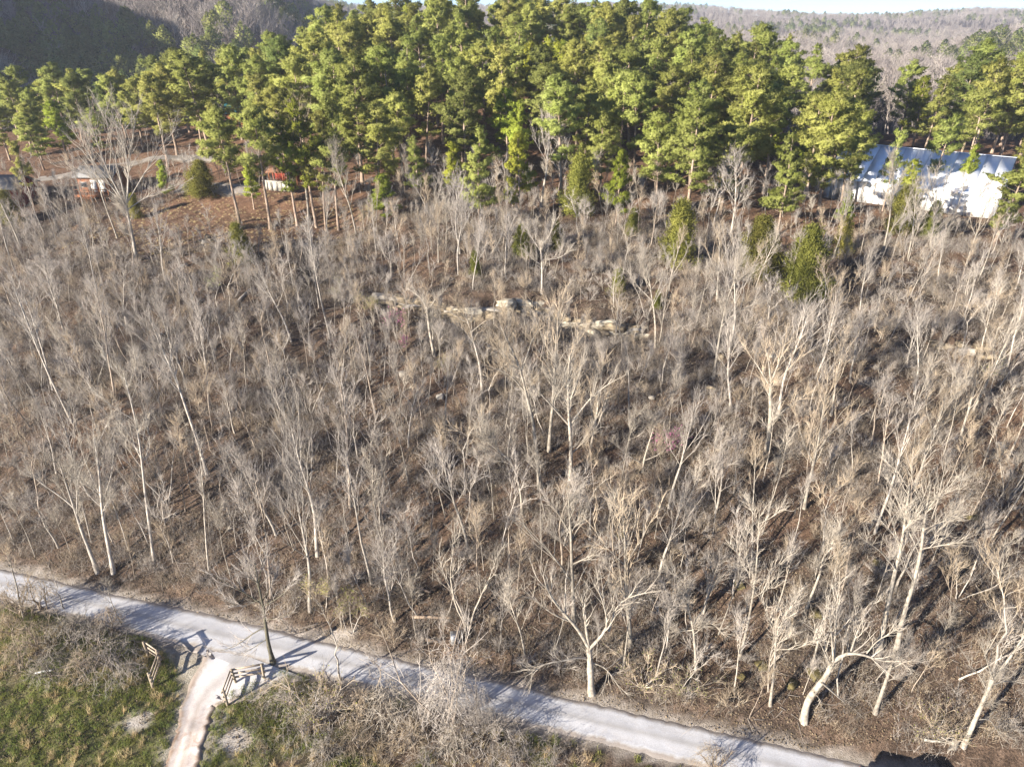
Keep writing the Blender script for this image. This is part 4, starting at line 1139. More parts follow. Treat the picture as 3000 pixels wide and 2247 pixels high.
hero('tall slim forked tree above the stout vase tree', z6((200, 800), (235, 540), (265, 380), (290, 270), (340, 150), (370, 40)), 0.22, [(z6((250, 460), (330, 370), (430, 330), (500, 300)), .1), (z6((280, 300), (230, 200), (170, 120)), .08)], group=HG, auto=6)
hero('white forked tree with limbs crossing below the ledge at right', z5((1945, 1400), (1960, 1310), (2000, 1180), (2040, 1050)), 0.19, [(z5((1945, 1340), (1850, 1290), (1740, 1190)), .09), (z5((1960, 1330), (2060, 1290), (2140, 1200), (2200, 1100)), .1)], group=HG, auto=4)
hero('leaning grey trunk under the left end of the ledge', z5((915, 890), (900, 720), (860, 560), (820, 430), (790, 330)), 0.24, [(z5((820, 440), (700, 360), (620, 330)), .09), (z5((850, 500), (930, 420), (990, 400)), .08)], 'bark_grey', 'twig_tan', group=HG, auto=4)
hero('double white trunk right of the limestone ledge', z5((2035, 600), (2032, 400), (2010, 280), (1990, 120), (1950, 0)), 0.2, [(z5((2070, 590), (2085, 400), (2100, 250), (2110, 120)), .11), (z5((2015, 300), (1920, 200), (1840, 80)), .09)], group=HG, auto=6)
hero('pale tree with crown against the dark cedar below the ledge top', z5((1297, 250), (1300, 80), (1290, -60)), 0.24, [(z5((1295, 20), (1400, 20), (1480, -30)), .1), (z5((1298, 60), (1250, 30), (1200, -30)), .1), (z5((1290, -30), (1230, -120), (1180, -200)), .1), (z5((1292, -50), (1360, -150), (1380, -240)), .1)], 'bark_grey', 'twig_pale', r_top=0.6, group=HG, auto=3)
hero('pink barked tall tree reaching the left frame third', zb1((1000, 330), (955, 0), (925, -260), (905, -470), (850, -720), (800, -900)), 0.22, [(zb1((920, -330), (830, -520), (720, -650)), .1)], 'bark_grey', 'twig_pale', group=HG, auto=7)

# ------------------------------------------------------------------ bare tree stands
FORMS = []
fr = [('pole', 14, 0.15), ('pole', 12, 0.12), ('pole', 15, 0.17), ('vase', 14, 0.2), ('vase', 12, 0.17), ('vase', 15, 0.22), ('spread', 11, 0.18), ('vase', 13, 0.2), ('crook', 9.5, 0.12), ('pole', 13, 0.15), ('multi', 9.5, 0.15), ('multi', 11, 0.16), ('pole', 13, 0.14), ('crook', 10, 0.13)]
bm = ['bark_pale', 'bark_pale', 'bark_grey', 'bark_grey', 'bark_pale', 'bark_pale', 'bark_grey', 'bark_pale', 'bark_brown', 'bark_pale', 'bark_grey', 'bark_pale', 'bark_brown', 'bark_grey']
tm = ['twig_grey', 'twig_pale', 'twig_grey', 'twig_grey', 'twig_pale', 'twig_tan', 'twig_grey', 'twig_tan', 'twig_grey', 'twig_tan', 'twig_grey', 'twig_pale', 'twig_grey', 'twig_tan']
for k, (f, h, r0) in enumerate(fr):
    FORMS.append((f, h, bare_tree_meshes(40 + k * 7, h, r0 * 0.8, f, M[bm[k]], M[tm[k]])))
WORD = {'pole': 'slender straight', 'vase': 'vase crowned', 'spread': 'wide crowned', 'crook': 'crooked', 'multi': 'several stemmed'}

def free_ground(X, Y):
    d = road_d(X, Y)
    ok = (d > 3.0)
    ld = ledge_d(X)
    ok &= ~((np.abs(d - ld) < 1.4) & (((X > -20) & (X < 19)) | ((X > 44) & (X < 59))))
    # buildings, lanes, the open lawn
    A, ux, L, D = WB
    rx = (X - A.x) * ux.x + (Y - A.y) * ux.y; ry = -(X - A.x) * ux.y + (Y - A.y) * ux.x
    ok &= ~((rx > -2) & (rx < L + 2) & (ry > -2.5) & (ry < D + 1.5))
    return ok

def slope_keep(X, Y):
    ok = free_ground(X, Y); d = road_d(X, Y)
    ok &= d < 62 + 12 * (fbm(X * 0.05, Y * 0.05, 81) - 0.5)
    yy = Y * CP - (hz(X, Y) - CAMH) * SP
    ok &= np.abs(X) < yy * 0.80
    lawn = ((X + 47) / 24) ** 2 + ((Y - 113) / 10) ** 2 < 1
    ok &= ~lawn
    ok &= ~((X > -16) & (X < 18) & (d > ledge_d(X) - 13) & (d < ledge_d(X)) & (_hash((X * 7).astype(np.int64), (Y * 7).astype(np.int64), 5) < 0.6))
    ok &= ~((X > 2) & (X < 13) & (np.abs(d - 55) < 6))                     # bare patch above the ledge
    return ok

r1 = np.random.default_rng(11)
N_TREES = 300 - 28
pts = poisson((-100, 100), (36, 118), slope_keep, 4.0, 9000, r1, TAKEN)
print('slope spots', len(pts))
pts = [p for p in pts if in_frame((p[0], p[1], hz1(*p) + 5), 60)]
pts.sort(key=lambda p: p[1])
big = pts[:N_TREES]
TREE_COUNT = 0
for (x, y) in big:
    z = hz1(x, y); d = float(road_d(x, y))
    k = int(r1.integers(len(FORMS)))
    if bm[k] == 'bark_pale' and r1.uniform() < 0.55 - x / 70: k = int(r1.choice([2, 3, 6, 8, 10, 12, 13]))
    f, h, ms = FORMS[k]
    s = float(np.clip(r1.lognormal(-0.06, 0.2), 0.6, 1.3))
    s *= float(np.interp(d, [4, 18, 32, 46, 60], [1.02, 0.92, 0.84, 0.66, 0.66]))
    if -20 < x < 20 and -17 < d - float(ledge_d(x)) < 0: s *= 0.7
    foot = Vector((x, y, z))
    px, py = pct(foot)
    o = tree_thing('bare_tree', 'bare tree', 'tree', ms, (x, y, z - 0.05), float(r1.uniform(0, 6.28)), (s * r1.uniform(0.85, 1.1), s * r1.uniform(0.85, 1.1), s), HG,
               (float(r1.normal() * 0.06), float(r1.normal() * 0.06)))
    later(o, WORD[f] + ' bare tree', foot if 0 <= px <= 100 and 0 <= py <= 100 else Vector((x, y, z + h * s * 0.8)), SLOPE_MARKS)
    TAKEN.append((x, y)); TREE_COUNT += 1
print('bare trees as things', TREE_COUNT)

# thin young trees and brush between them
young = [bare_tree_meshes(300 + k, 7.5 + k * 0.6, 0.065, f, M[b], M[t]) for k, (f, b, t) in enumerate([('pole', 'bark_pale', 'twig_grey'), ('pole', 'bark_grey', 'twig_grey'), ('pole', 'bark_brown', 'twig_tan'), ('pole', 'bark_pale', 'twig_pale'), ('crook', 'bark_grey', 'twig_grey')])]
def joined(ms):
    V, T, Q, n = [], [], [], 0
    g = Geo(); mats = []
    me = bpy.data.meshes.new('joined')
    vs, loops, starts, mi = [], [], [], []; off = 0; lo = 0
    for k, m in enumerate(ms):
        v = np.zeros(len(m.vertices) * 3, np.float32); m.vertices.foreach_get("co", v)
        l = np.zeros(len(m.loops), np.int32); m.loops.foreach_get("vertex_index", l)
        s = np.zeros(len(m.polygons), np.int32); m.polygons.foreach_get("loop_start", s)
        vs.append(v); loops.append(l + off); starts.append(s + lo); mi.append(np.full(len(s), k, np.int32)); off += len(m.vertices); lo += len(l)
        me.materials.append(m.materials[0])
    vs = np.concatenate(vs); loops = np.concatenate(loops); starts = np.concatenate(starts); mi = np.concatenate(mi)
    me.vertices.add(len(vs) // 3); me.vertices.foreach_set("co", vs)
    me.loops.add(len(loops)); me.loops.foreach_set("vertex_index", loops)
    me.polygons.add(len(starts)); me.polygons.foreach_set("loop_start", starts); me.polygons.foreach_set("material_index", mi)
    me.update(calc_edges=True)
    return me

def keep_young(X, Y):
    ok = slope_keep(X, Y) | (free_ground(X, Y) & (road_d(X, Y) < 82) & (r1.uniform(size=len(X)) < 0.5) & ~(((X + 47) / 24) ** 2 + ((Y - 113) / 10) ** 2 < 1) & (np.abs(X) < 100))
    return ok
sp = poisson((-100, 100), (36, 130), lambda X, Y: keep_young(X, Y) & (r1.uniform(size=len(X)) < 0.8 - X / 140), 1.85, 15000, r1, TAKEN)
sp = np.array([p for p in sp if in_frame((p[0], p[1], hz1(*p)), 150)])
n = len(sp); print('saplings', n)
P = np.column_stack([sp, hz(sp[:, 0], sp[:, 1]) - 0.05])
sc = (r1.uniform(0.5, 1.15, n) * np.interp(road_d(P[:, 0], P[:, 1]), [4, 30, 46, 70], [1.0, 0.8, 0.6, 0.75]))[:, None] * np.ones((n, 3))
scatter('saplings', [joined(m) for m in young], P, np.column_stack([r1.normal(size=n) * 0.09, r1.normal(size=n) * 0.09, r1.uniform(0, 6.28, n)]), sc,
        r1.integers(0, len(young), n), 'thin leafless young trees growing between the larger trees on the slope', 'saplings')

shrubs = [joined(bare_tree_meshes(700 + k, h, 0.03, 'shrub', M['bark_grey'], M[t])) for k, (h, t) in enumerate([(1.6, 'twig_dark'), (1.9, 'twig_tan'), (1.3, 'twig_grey'), (2.2, 'twig_grey')])]
sb = poisson((-100, 100), (34, 128), lambda X, Y: keep_young(X, Y) & (fbm(X * 0.13, Y * 0.13, 91) > 0.44), 1.65, 11000, r1)
sb = np.array([p for p in sb if in_frame((p[0], p[1], hz1(*p)), 150)])
n = len(sb); print('brush', n)
P = np.column_stack([sb, hz(sb[:, 0], sb[:, 1]) - 0.03])
scatter('brush', shrubs, P, np.column_stack([np.zeros(n), np.zeros(n), r1.uniform(0, 6.28, n)]), r1.uniform(0.35, 0.95, n)[:, None] * np.ones((n, 3)),
        r1.integers(0, len(shrubs), n), 'tangled leafless undergrowth covering the forest floor', 'undergrowth')

def tangle_mesh(seed, mat):
    r = np.random.default_rng(seed); g = Geo(); n = 34
    P = np.column_stack([r.normal(size=n) * 0.55, r.normal(size=n) * 0.55, np.full(n, -0.03)])
    D = np.column_stack([r.normal(size=n) * 0.45, r.normal(size=n) * 0.45, np.ones(n)])
    Mi, En, Dn = g.twigs(P, D, r.uniform(0.5, 1.7, n), np.full(n, 0.009), 0.2, r)
    k = 3; f = r.uniform(0.25, 1, n * k)[:, None]
    g.slivers(np.repeat(P, k, 0) * (1 - f) + np.repeat(En, k, 0) * f, side_dirs(np.repeat(Dn, k, 0), r.uniform(0.4, 1.1, n * k), r, 0.1), r.uniform(0.2, 0.6, n * k), np.full(n * k, 0.012), r)
    return g.mesh('stems', mat)
xt = r1.uniform(-100, 100, 30000); yt = r1.uniform(33, 122, 30000)
kt = (road_d(xt, yt) > 2.4) & free_ground(xt, yt) & (np.abs(xt) < yt * 0.86 + 16) & (road_d(xt, yt) < 74) & ~(((xt + 47) / 24) ** 2 + ((yt - 113) / 10) ** 2 < 1)
kt |= (road_d(xt, yt) < -2.6) & (r1.uniform(size=30000) < 0.5) & (np.abs(xt) < yt * 0.86 + 16) & (xt > -20)
kt &= (fbm(xt * 0.2, yt * 0.2, 121) > 0.46) & (r1.uniform(size=30000) < 0.6)
xt, yt = xt[kt], yt[kt]; n = len(xt); print('tangle', n)
scatter('low_brush', [tangle_mesh(k, M[m]) for k, m in enumerate(['twig_grey', 'twig_tan', 'twig_dark', 'twig_grey', 'twig_pale'])], np.column_stack([xt, yt, hz(xt, yt)]), np.column_stack([np.zeros(n), np.zeros(n), r1.uniform(0, 6.28, n)]),
        r1.uniform(0.5, 1.2, n)[:, None] * np.ones((n, 3)), r1.integers(0, 5, n), 'fine low tangle of bare stems and seedlings on the forest floor', 'undergrowth')
def fallen_sticks():
    n = 9000; y = r1.uniform(35, 112, n); x = r1.uniform(-1, 1, n) * (y * 0.86 + 16); k = (road_d(x, y) > 2.5) & free_ground(x, y); x, y = x[k], y[k]; n = len(x)
    a = r1.uniform(0, 6.28, n); L = r1.lognormal(-0.1, 0.6, n); x2 = x + np.cos(a) * L; y2 = y + np.sin(a) * L
    P = np.column_stack([x, y, hz(x, y) + 0.05]); E_ = np.column_stack([x2, y2, hz(x2, y2) + 0.08]); g = Geo()
    g.twigs(P, E_ - P, L, r1.uniform(0.012, 0.04, n), 0.05, r1)
    tag(link('fallen_sticks', g.mesh('fallen_sticks', M['twig_grey'])), 'fallen branches and sticks littering the slope', 'branches', kind='stuff')
fallen_sticks()

# ------------------------------------------------------------------ pines
PF = [(19, pine_meshes(1, 19, 0.23, 0.30, 4.0, 'round', M['needles'])), (20, pine_meshes(2, 20, 0.24, 0.38, 3.7, 'round', M['needles'])),
      (18, pine_meshes(3, 18, 0.22, 0.26, 3.9, 'tier', M['needles'])), (19, pine_meshes(4, 19, 0.22, 0.26, 3.9, 'cone', M['needles'])),
      (20, pine_meshes(5, 20, 0.25, 0.30, 4.4, 'round', M['needles_dark'])), (19, pine_meshes(6, 19, 0.20, 0.36, 3.3, 'tier', M['needles'])),
      (14, pine_meshes(7, 14, 0.17, 0.22, 2.9, 'cone', M['needles_bright'])), (19, pine_meshes(8, 19, 0.23, 0.28, 4.1, 'round', M['needles'])),
      (16, pine_meshes(9, 16, 0.19, 0.48, 3.5, 'round', M['needles'])), (16, pine_meshes(10, 16, 0.17, 0.36, 3.0, 'tier', M['needles_bright']))]
PG = 'pines of the ridge'
PINES = []
def pine_at(label, base, top, form, wide=1.0, name='pine_tree', group=PG):
    b = at(*base); h = on_plane(base[0], top, b.y).z - b.z
    hv, ms = PF[form]; s = h / hv
    PINES.append((b.x, b.y))
    return tree_thing(name, label, 'pine', ms, b, (form * 1.7 + base[0] * 0.01) % 6.28, (s * wide, s * wide, s), group, (0.0, -0.035 if base[0] < 1000 else 0.0))
pine_at('lone tall pine with bare lower trunk left of the lawn pair', (702, 655), 318, 8, 1.05)
pine_at('tall pine with dark crown and bare trunk right of the lone pine', (793, 674), 312, 8, 1.0)
pine_at('bright yellow green pine with thin trunk at the lawn edge', (872, 662), 352, 9, 1.15)
pine_at('bright pine among the cluster of thin trunks right of the lawn', (928, 668), 300, 9, 1.0)
pine_at('thin pine third in the trunk cluster right of the lawn', (955, 676), 330, 5, 0.9)
pine_at('thin pine at the right end of the lawn trunk cluster', (992, 675), 280, 5, 0.9)
pine_at('small young pine on the lawn between the two tall pines', (745, 614), 462, 6, 0.9)
pine_at('small thin pine beside the dark red cabin', (103, 615), 412, 5, 0.8)
pine_at('small dark pine right of the orange cabin', (492, 590), 470, 6, 1.0)
pine_at('broad front pine with pale trunk left of centre', (1113, 615), 300, 0, 1.15)
pine_at('low bushy bright pine in front of the pale trunk pine', (1128, 660), 512, 6, 1.5)
pine_at('front pine reaching far down the slope left of the bright cone', (1405, 682), 375, 3, 0.95)
pine_at('narrow bright yellow green pine at the front of the stand', (1522, 650), 390, 6, 0.9)
pine_at('narrow light green pine right of the round dark cedar', (1803, 672), 440, 6, 0.85)
pine_at('bright pine in front of the left end of the white building', (2275, 695), 395, 3, 1.0)
pine_at('big domed pine touching the left end of the white roof', (2395, 640), 260, 7, 1.15)
pine_at('domed pine whose crown stands above the white roof', (2712, 600), 335, 1, 0.95)
pine_at('small light pine in front of the white roof right half', (2810, 610), 425, 6, 0.9)
pine_at('wide bright green pine at the right edge below the roof', (2905, 730), 465, 2, 1.35)
pine_at('short bright pine before the white wall left end', (2462, 690), 560, 6, 1.0)
pine_at('dark twisted pine against the white wall', (2475, 620), 400, 5, 0.7)
pine_at('large spreading pine behind the white building', (2785, 440), 155, 4, 1.25)
pine_at('tall leaning pine with pale trunk at the right edge', (2905, 450), 172, 0, 1.25)
pine_at('tall pine at the far right edge behind the building', (2990, 455), 190, 1, 1.25)
pine_at('dark round pine in the valley left of the white building', (2420, 420), 180, 4, 1.1)
pine_at('dark pine beside the round pine in the right valley', (2490, 425), 205, 4, 1.1)
for (lab, b, t, k, w) in [('low bushy pine behind the gravel lane at far left', (30, 470), 300, 2, 1.3), ('low bushy pine left of the big vase tree', (130, 500), 330, 7, 1.2), ('low bright pine behind the vase tree crown', (200, 470), 300, 6, 1.5),
                       ('rounded pine behind the gravel lane bend', (420, 440), 230, 0, 1.2), ('broad pine above the lane left of the teal cabin', (520, 455), 190, 7, 1.2), ('tall pine right of the teal cabin', (610, 440), 150, 1, 1.25), ('low pine behind the orange cabin', (300, 470), 320, 2, 1.2),
                       ('broad low pine at the gravel yard', (660, 500), 300, 3, 1.0), ('dense pine behind the retaining wall', (840, 500), 250, 0, 1.2), ('small pine in the pine gap left of centre', (1230, 600), 400, 3, 1.1), ('bushy pine low in the front row', (1330, 600), 420, 6, 1.2), ('full pine right of the gap', (1760, 590), 330, 7, 1.1),
                       ('full pine left of the wide cedar', (1920, 620), 330, 0, 1.1), ('full pine above the wide cedar', (2010, 640), 300, 7, 1.1), ('bushy pine right of the wide cedar', (2110, 630), 330, 2, 1.2), ('bright low pine in front of the roof', (2640, 650), 470, 6, 1.2), ('thin pine before the roof middle', (2585, 620), 380, 5, 0.8), ('pine at the right end of the roof', (2960, 600), 400, 3, 1.0)]:
    pine_at(lab, b, t, k, w)
def pine_keep(X, Y):
    ok = free_ground(X, Y)
    yf = np.interp(X, [-62, -45, -22, 20, 55, 62, 80], [150, 138, 118, 112, 114, 134, 150])
    main = (Y > yf) & (X > -62) & (X < 76 - 0.25 * (Y - 120)) & (Y < 222)
    left = (X > -150) & (X < -50) & (Y > 157) & (Y < 196)
    l2 = (X > -130) & (X < -46) & (Y > 141) & (Y < 158)
    for q in LANE: ok &= np.hypot(X - q[0], Y - q[1]) > 3.2
    right = (X > 86) & (X < 150) & (Y > 128) & (Y < 172)
    return ok & (main | left | right | l2)
r2 = np.random.default_rng(23)
pp = poisson((-150, 150), (116, 225), pine_keep, 6.2, 9000, r2, PINES)
pp = [p for p in pp if -90 < project((p[0], p[1], hz1(*p) + 10))[0] < 3090]
pp.sort(key=lambda p: p[1])
np_ind = 300 - len(PINES)
print('pines', len(pp))
for (x, y) in pp[:np_ind]:
    k = int(r2.choice(10, p=[.14, .12, .13, .10, .10, .10, .05, .13, .08, .05])); hv, ms = PF[k]; z = hz1(x, y)
    s = float(r2.uniform(0.82, 1.1)) * float(np.interp(x, [-100, -60, -35], [0.74, 0.82, 1.0])); w = s * float(r2.uniform(0.98, 1.2))
    top = Vector((x, y, z + hv * s))
    sh = {0: 'round topped', 1: 'round topped', 2: 'tiered', 3: 'pointed', 4: 'dark green', 5: 'slim tiered', 6: 'bright pointed', 7: 'round topped', 8: 'high crowned', 9: 'bright slim'}[k]
    ar, dn = pct(top)
    o = tree_thing('pine_tree', 'pine', 'pine', ms, (x, y, z - 0.05), float(r2.uniform(0, 6.28)), (w, w, s), PG, (float(r2.normal() * 0.02), float(r2.normal() * 0.02)))
    later(o, sh + ' pine', top if dn > 0 else Vector((x, y, z + hv * s * 0.6)), PINE_MARKS)
if len(pp) > np_ind:
    q = np.array(pp[np_ind:]); n = len(q)
    scatter('rear_pines', [joined(m) for _, m in PF[:8]], np.column_stack([q, hz(q[:, 0], q[:, 1])]), np.column_stack([np.zeros(n), np.zeros(n), r2.uniform(0, 6.28, n)]),
            r2.uniform(0.85, 1.15, n)[:, None] * np.ones((n, 3)), r2.integers(0, 8, n), 'pines at the back of the ridge stand', 'pines')
# bare trees standing at the edge of and inside the pine stand
for (lab, b, t, k) in [('white bare tree with dense crown in a gap of the pines', (1585, 610), 262, 3), ('second bare tree beside the white one in the pine gap', (1640, 600), 345, 6),
                       ('bare tree with fan of grey twigs left of the pine stand', (905, 640), 285, 5), ('bare grey tree in front of the pines near the centre left', (1265, 640), 455, 10),
                       ('broad pale bare tree left of the white building', (2140, 690), 420, 6), ('bare tree behind the bright pine at the building', (2090, 660), 450, 3),
                       ('pale many branched bare tree below the pine stand centre', (1285, 770), 590, 7), ('pale bare tree left of the dark red cabin trunk', (60, 720), 430, 0),
                       ('slender pale tree left of the orange cabin', (345, 700), 380, 1), ('bare tree standing behind the orange cabin', (255, 640), 440, 2), ('pale bare tree before the middle of the white roof', (2660, 760), 520, 4), ('wide pale bare tree before the right end of the white roof', (2830, 780), 540, 7), ('slim bare tree at the left end of the white wall', (2440, 760), 540, 3), ('grey bare tree right of the lawn trunk cluster', (1045, 690), 420, 4), ('white stemmed bare tree under the narrow bright pine', (1480, 760), 560, 9)]:
    p = at(*b); h = on_plane(b[0], t, p.y).z - p.z; f, hv, ms = FORMS[k]; s = h / hv
    tree_thing('bare_tree', lab, 'tree', ms, p, 0.7 * k, (s, s, s), HG)

# ------------------------------------------------------------------ cedars, budding trees, redbuds
CF = [(6.5, cedar_meshes(1, 6.5, 1.7)), (5.5, cedar_meshes(2, 5.5, 1.35)), (7.0, cedar_meshes(3, 7.0, 2.2)), (5.0, cedar_meshes(4, 5.0, 1.6))]
for (lab, b, t, k, w) in [('large round dark cedar at the front of the pine stand', (1690, 632), 455, 2, 0.95), ('olive cedar behind the pale tree above the ledge', (1530, 755), 655, 2, 1.0),
                          ('slim cedar right of the pale tree above the ledge', (1632, 735), 650, 1, 1.0), ('wide cedar at the foot of the pines right of centre', (1985, 770), 590, 0, 1.1),
                          ('broad cedar left of the pair below the white building', (2225, 820), 635, 2, 1.15), ('tall dark cedar right of the pair below the building', (2352, 885), 655, 2, 0.95),
                          ('cedar under the white wall behind bare trees', (2468, 745), 640, 1, 1.0), ('cedar at the upper lawn edge below the tall pine pair', (715, 768), 655, 1, 1.1),
                          ('wide dark cedar beside the gravel yard', (590, 580), 470, 2, 1.35), ('small cedar at the left of the limestone ledge', (1395, 815), 735, 1, 0.8),
                          ('small olive cedar on the bank above the ledge', (1810, 870), 790, 3, 0.9), ('round cedar in front of the white wall', (2640, 690), 545, 2, 1.0),
                          ('small cedar right of the big vase tree trunk', (402, 640), 570, 3, 0.9), ('cedar shrub in front of the dark red cabin', (35, 660), 560, 3, 1.0),
                          ('little cedar left of the narrow light pine', (1850, 690), 610, 1, 1.0), ('dark cedar hollow at the right end of the ledge', (1925, 905), 850, 3, 0.8), ('cedar behind the fan crown tree at right', (2720, 700), 590, 0, 0.9)]:
    p = at(*b); h = on_plane(b[0], t, p.y).z - p.z; hv, ms = CF[k]; s = h / hv
    tree_thing('cedar_tree', lab, 'cedar', ms, p, 1.3 * k + b[0], (s * w, s * w, s), 'cedars on the slope')

BUD = [bare_tree_meshes(900, 6.0, 0.07, 'crook', M['bark_grey'], M['twig_grey'], (M['budding'], 2, 0.085)), bare_tree_meshes(907, 5.0, 0.06, 'multi', M['bark_grey'], M['twig_tan'], (M['budding'], 2, 0.08)),
       bare_tree_meshes(911, 3.0, 0.04, 'shrub', M['bark_grey'], M['twig_tan'], (M['budding'], 1, 0.07))]
for (lab, b, t, k) in [('small budding tree greening right of the redbuds', (1300, 1135), 1040, 1), ('yellow green budding tree at the left slope edge', (640, 905), 800, 0), ('budding tree left of the upper redbud', (1090, 960), 860, 1),
                       ('budding sapling above the two redbuds', (1000, 905), 825, 0), ('pale green shrub beside the road behind the dark tree', (955, 1790), 1690, 1), ('pale green shrub at the road edge right of the dark tree', (1030, 1850), 1740, 1),
                       ('budding tree on the right slope', (2900, 1170), 1050, 0), ('green tinged bush by the lower right road bank', (1880, 2010), 1930, 2), ('green tinged bush right of its twin on the road bank', (2010, 2030), 1960, 2),
                       ('dark green tinged bush near the lower right corner', (2740, 2165), 2080, 2), ('budding shrub beside the right fence', (930, 2100), 2000, 2), ('faint green tree at the left of the pines foot', (1080, 690), 600, 1)]:
    p = at(*b); h = on_plane(b[0], t, p.y).z - p.z; hv = (6.0, 5.0, 3.0)[k]; s = h / hv
    tree_thing('budding_tree', lab, 'tree', BUD[k], p, b[0] * 0.37, (s * 1.2, s * 1.2, s), 'trees coming into leaf')
RB = bare_tree_meshes(921, 3.2, 0.035, 'multi', M['bark_dark'], M['twig_dark'], (M['blossom'], 2, 0.10))
for (lab, b, t) in [('upper pink flowering redbud left of the ledge', (1160, 985), 925), ('lower pink flowering redbud under the upper one', (1190, 1035), 993), ('faint pink redbud on the right middle slope', (1955, 1370), 1280)]:
    p = at(*b); h = on_plane(b[0], t, p.y).z - p.z; s = h / 2.7
    tree_thing('redbud', lab, 'tree', RB, p, b[0], (s, s, s), 'flowering redbuds')

# ------------------------------------------------------------------ thickets along the road
def vine_meshes(seed, h, w, twig, n=150):
    """a bush smothered in hanging vines"""
    r = np.random.default_rng(seed); wood, fine = Geo(), Geo()
    for k in range(6):
        a = r.uniform(0, 6.28); pts = wander((r.normal() * 0.15, r.normal() * 0.15, -0.2), (0.35 * math.cos(a), 0.35 * math.sin(a), 1), h * r.uniform(0.7, 1.1), 6, 0.17, 0.02, r)
        wood.tube(pts, np.linspace(0.07, 0.02, 6), 5)
        ramify(wood, fine, pts, 0.05, r, nsub=5, ntw=6, tw_len=0.7, fine_n=2, droop=-0.03)
    a = r.uniform(0, 6.28, n); q = r.uniform(0, 1, n) ** 0.6
    R = w * q; zt = h * (1 - 0.55 * q ** 2) * r.uniform(0.75, 1.05, n)
    P = np.stack([np.cos(a) * R, np.sin(a) * R, zt if h < 5 else zt * r.uniform(0.3, 1.0, n)], 1)
    D = np.stack([np.cos(a) * r.uniform(0.1, 0.8, n), np.sin(a) * r.uniform(0.1, 0.8, n), -r.uniform(0.2, 1.4, n)], 1) + r.normal(size=(n, 3)) * 0.35
    Mi, En, Dn = fine.twigs(P, D, r.uniform(0.7, 1.8, n), np.full(n, 0.014), 0.3, r)
    k = 4; m = n * k; f = r.uniform(0.1, 1, m)[:, None]
    fine.slivers(np.repeat(P, k, 0) * (1 - f) + np.repeat(En, k, 0) * f, r.normal(size=(m, 3)), r.uniform(0.25, 0.6, m), np.full(m, 0.02), r)
    return [wood.mesh('trunk', M['bark_brown'], True), fine.mesh('crown', M[twig])]
VF = [vine_meshes(1, 2.6, 1.7, 'twig_tan'), vine_meshes(2, 3.6, 1.3, 'twig_tan'), vine_meshes(3, 2.0, 2.0, 'twig_grey'), vine_meshes(4, 2.4, 1.6, 'twig_pale'), vine_meshes(5, 8.0, 1.5, 'twig_grey', 460)]
BUSH_MARKS = [(450, 1980, 'left rail fence'), (720, 2020, 'right rail fence'), (804, 1950, 'dark tree at the drive'), (1105, 2030, 'dark tangled little tree'), (1733, 2030, 'forked roadside tree'), (130, 1975, 'white board in the grass'), (1320, 2130, 'tall vine draped column'), (358, 1830, 'thin pale roadside sapling')]
VH = [2.6, 3.6, 2.0, 2.4, 8.0]
tk = [(40, 1870, 1760, 1), (120, 1900, 1790, 0), (210, 1890, 1770, 3), (290, 1890, 1800, 2), (60, 1960, 1860, 0), (160, 1985, 1890, 3), (260, 1975, 1880, 0), (340, 1960, 1865, 2), (380, 1990, 1920, 3),
      (980, 2090, 2000, 2), (1060, 2100, 2000, 0), (1150, 2100, 1960, 3), (1250, 2090, 1980, 2), (1320, 2130, 1850, 4), (1410, 2130, 1990, 4), (1200, 2180, 2090, 0), (1340, 2200, 2110, 3), (1050, 2190, 2110, 0),
      (900, 2160, 2080, 2), (1460, 2170, 2080, 2), (850, 2070, 2005, 2), (960, 2230, 2150, 3), (1500, 2240, 2170, 2), (2090, 2262, 2172, 0), (1250, 2250, 2180, 2), (60, 1800, 1650, 1), (130, 1790, 1640, 1), (1620, 2240, 2190, 2), (330, 1850, 1740, 1)]
for i, (px, py, tp_, k) in enumerate(tk):
    p = at(px, py); h = on_plane(px, tp_, p.y).z - p.z; s = h / VH[k] * (0.6 if k < 4 else 1.0)
    w = s * (1.1 if k < 4 else 0.9)
    o = tree_thing('vine_bush', 'straw coloured vine mound at the bottom edge before the road' if px > 2000 else 'low grey vine bush cut by the bottom edge left of centre', 'bush', VF[k], p, i * 1.1, (w, w, s), 'vine covered bushes along the road')
    if py < 2247: later(o, ['tan rounded vine bush', 'tall tan vine bush', 'low grey vine bush', 'pale rounded vine bush', 'very tall vine draped tree'][k], p, BUSH_MARKS)
for (lab, b, t, k) in [('dark tangled little tree on the near road edge', (1105, 2030), 1890, 8), ('dark crooked little tree beside the road left of its tangled twin', (1000, 2000), 1800, 13), ('thin pale sapling on the near roadside at left', (358, 1830), 1690, 1),
                       ('small bare tree at the left edge of the road bend', (70, 1810), 1600, 9), ('small bare tree over the road at far left', (190, 1790), 1660, 13)]:
    p = at(*b); h = on_plane(b[0], t, p.y).z - p.z; f, hv, ms = FORMS[k]; s = h / hv
    tree_thing('bare_tree', lab, 'tree', ms, p, k, (s * 1.25, s * 1.25, s), 'small trees along the road')

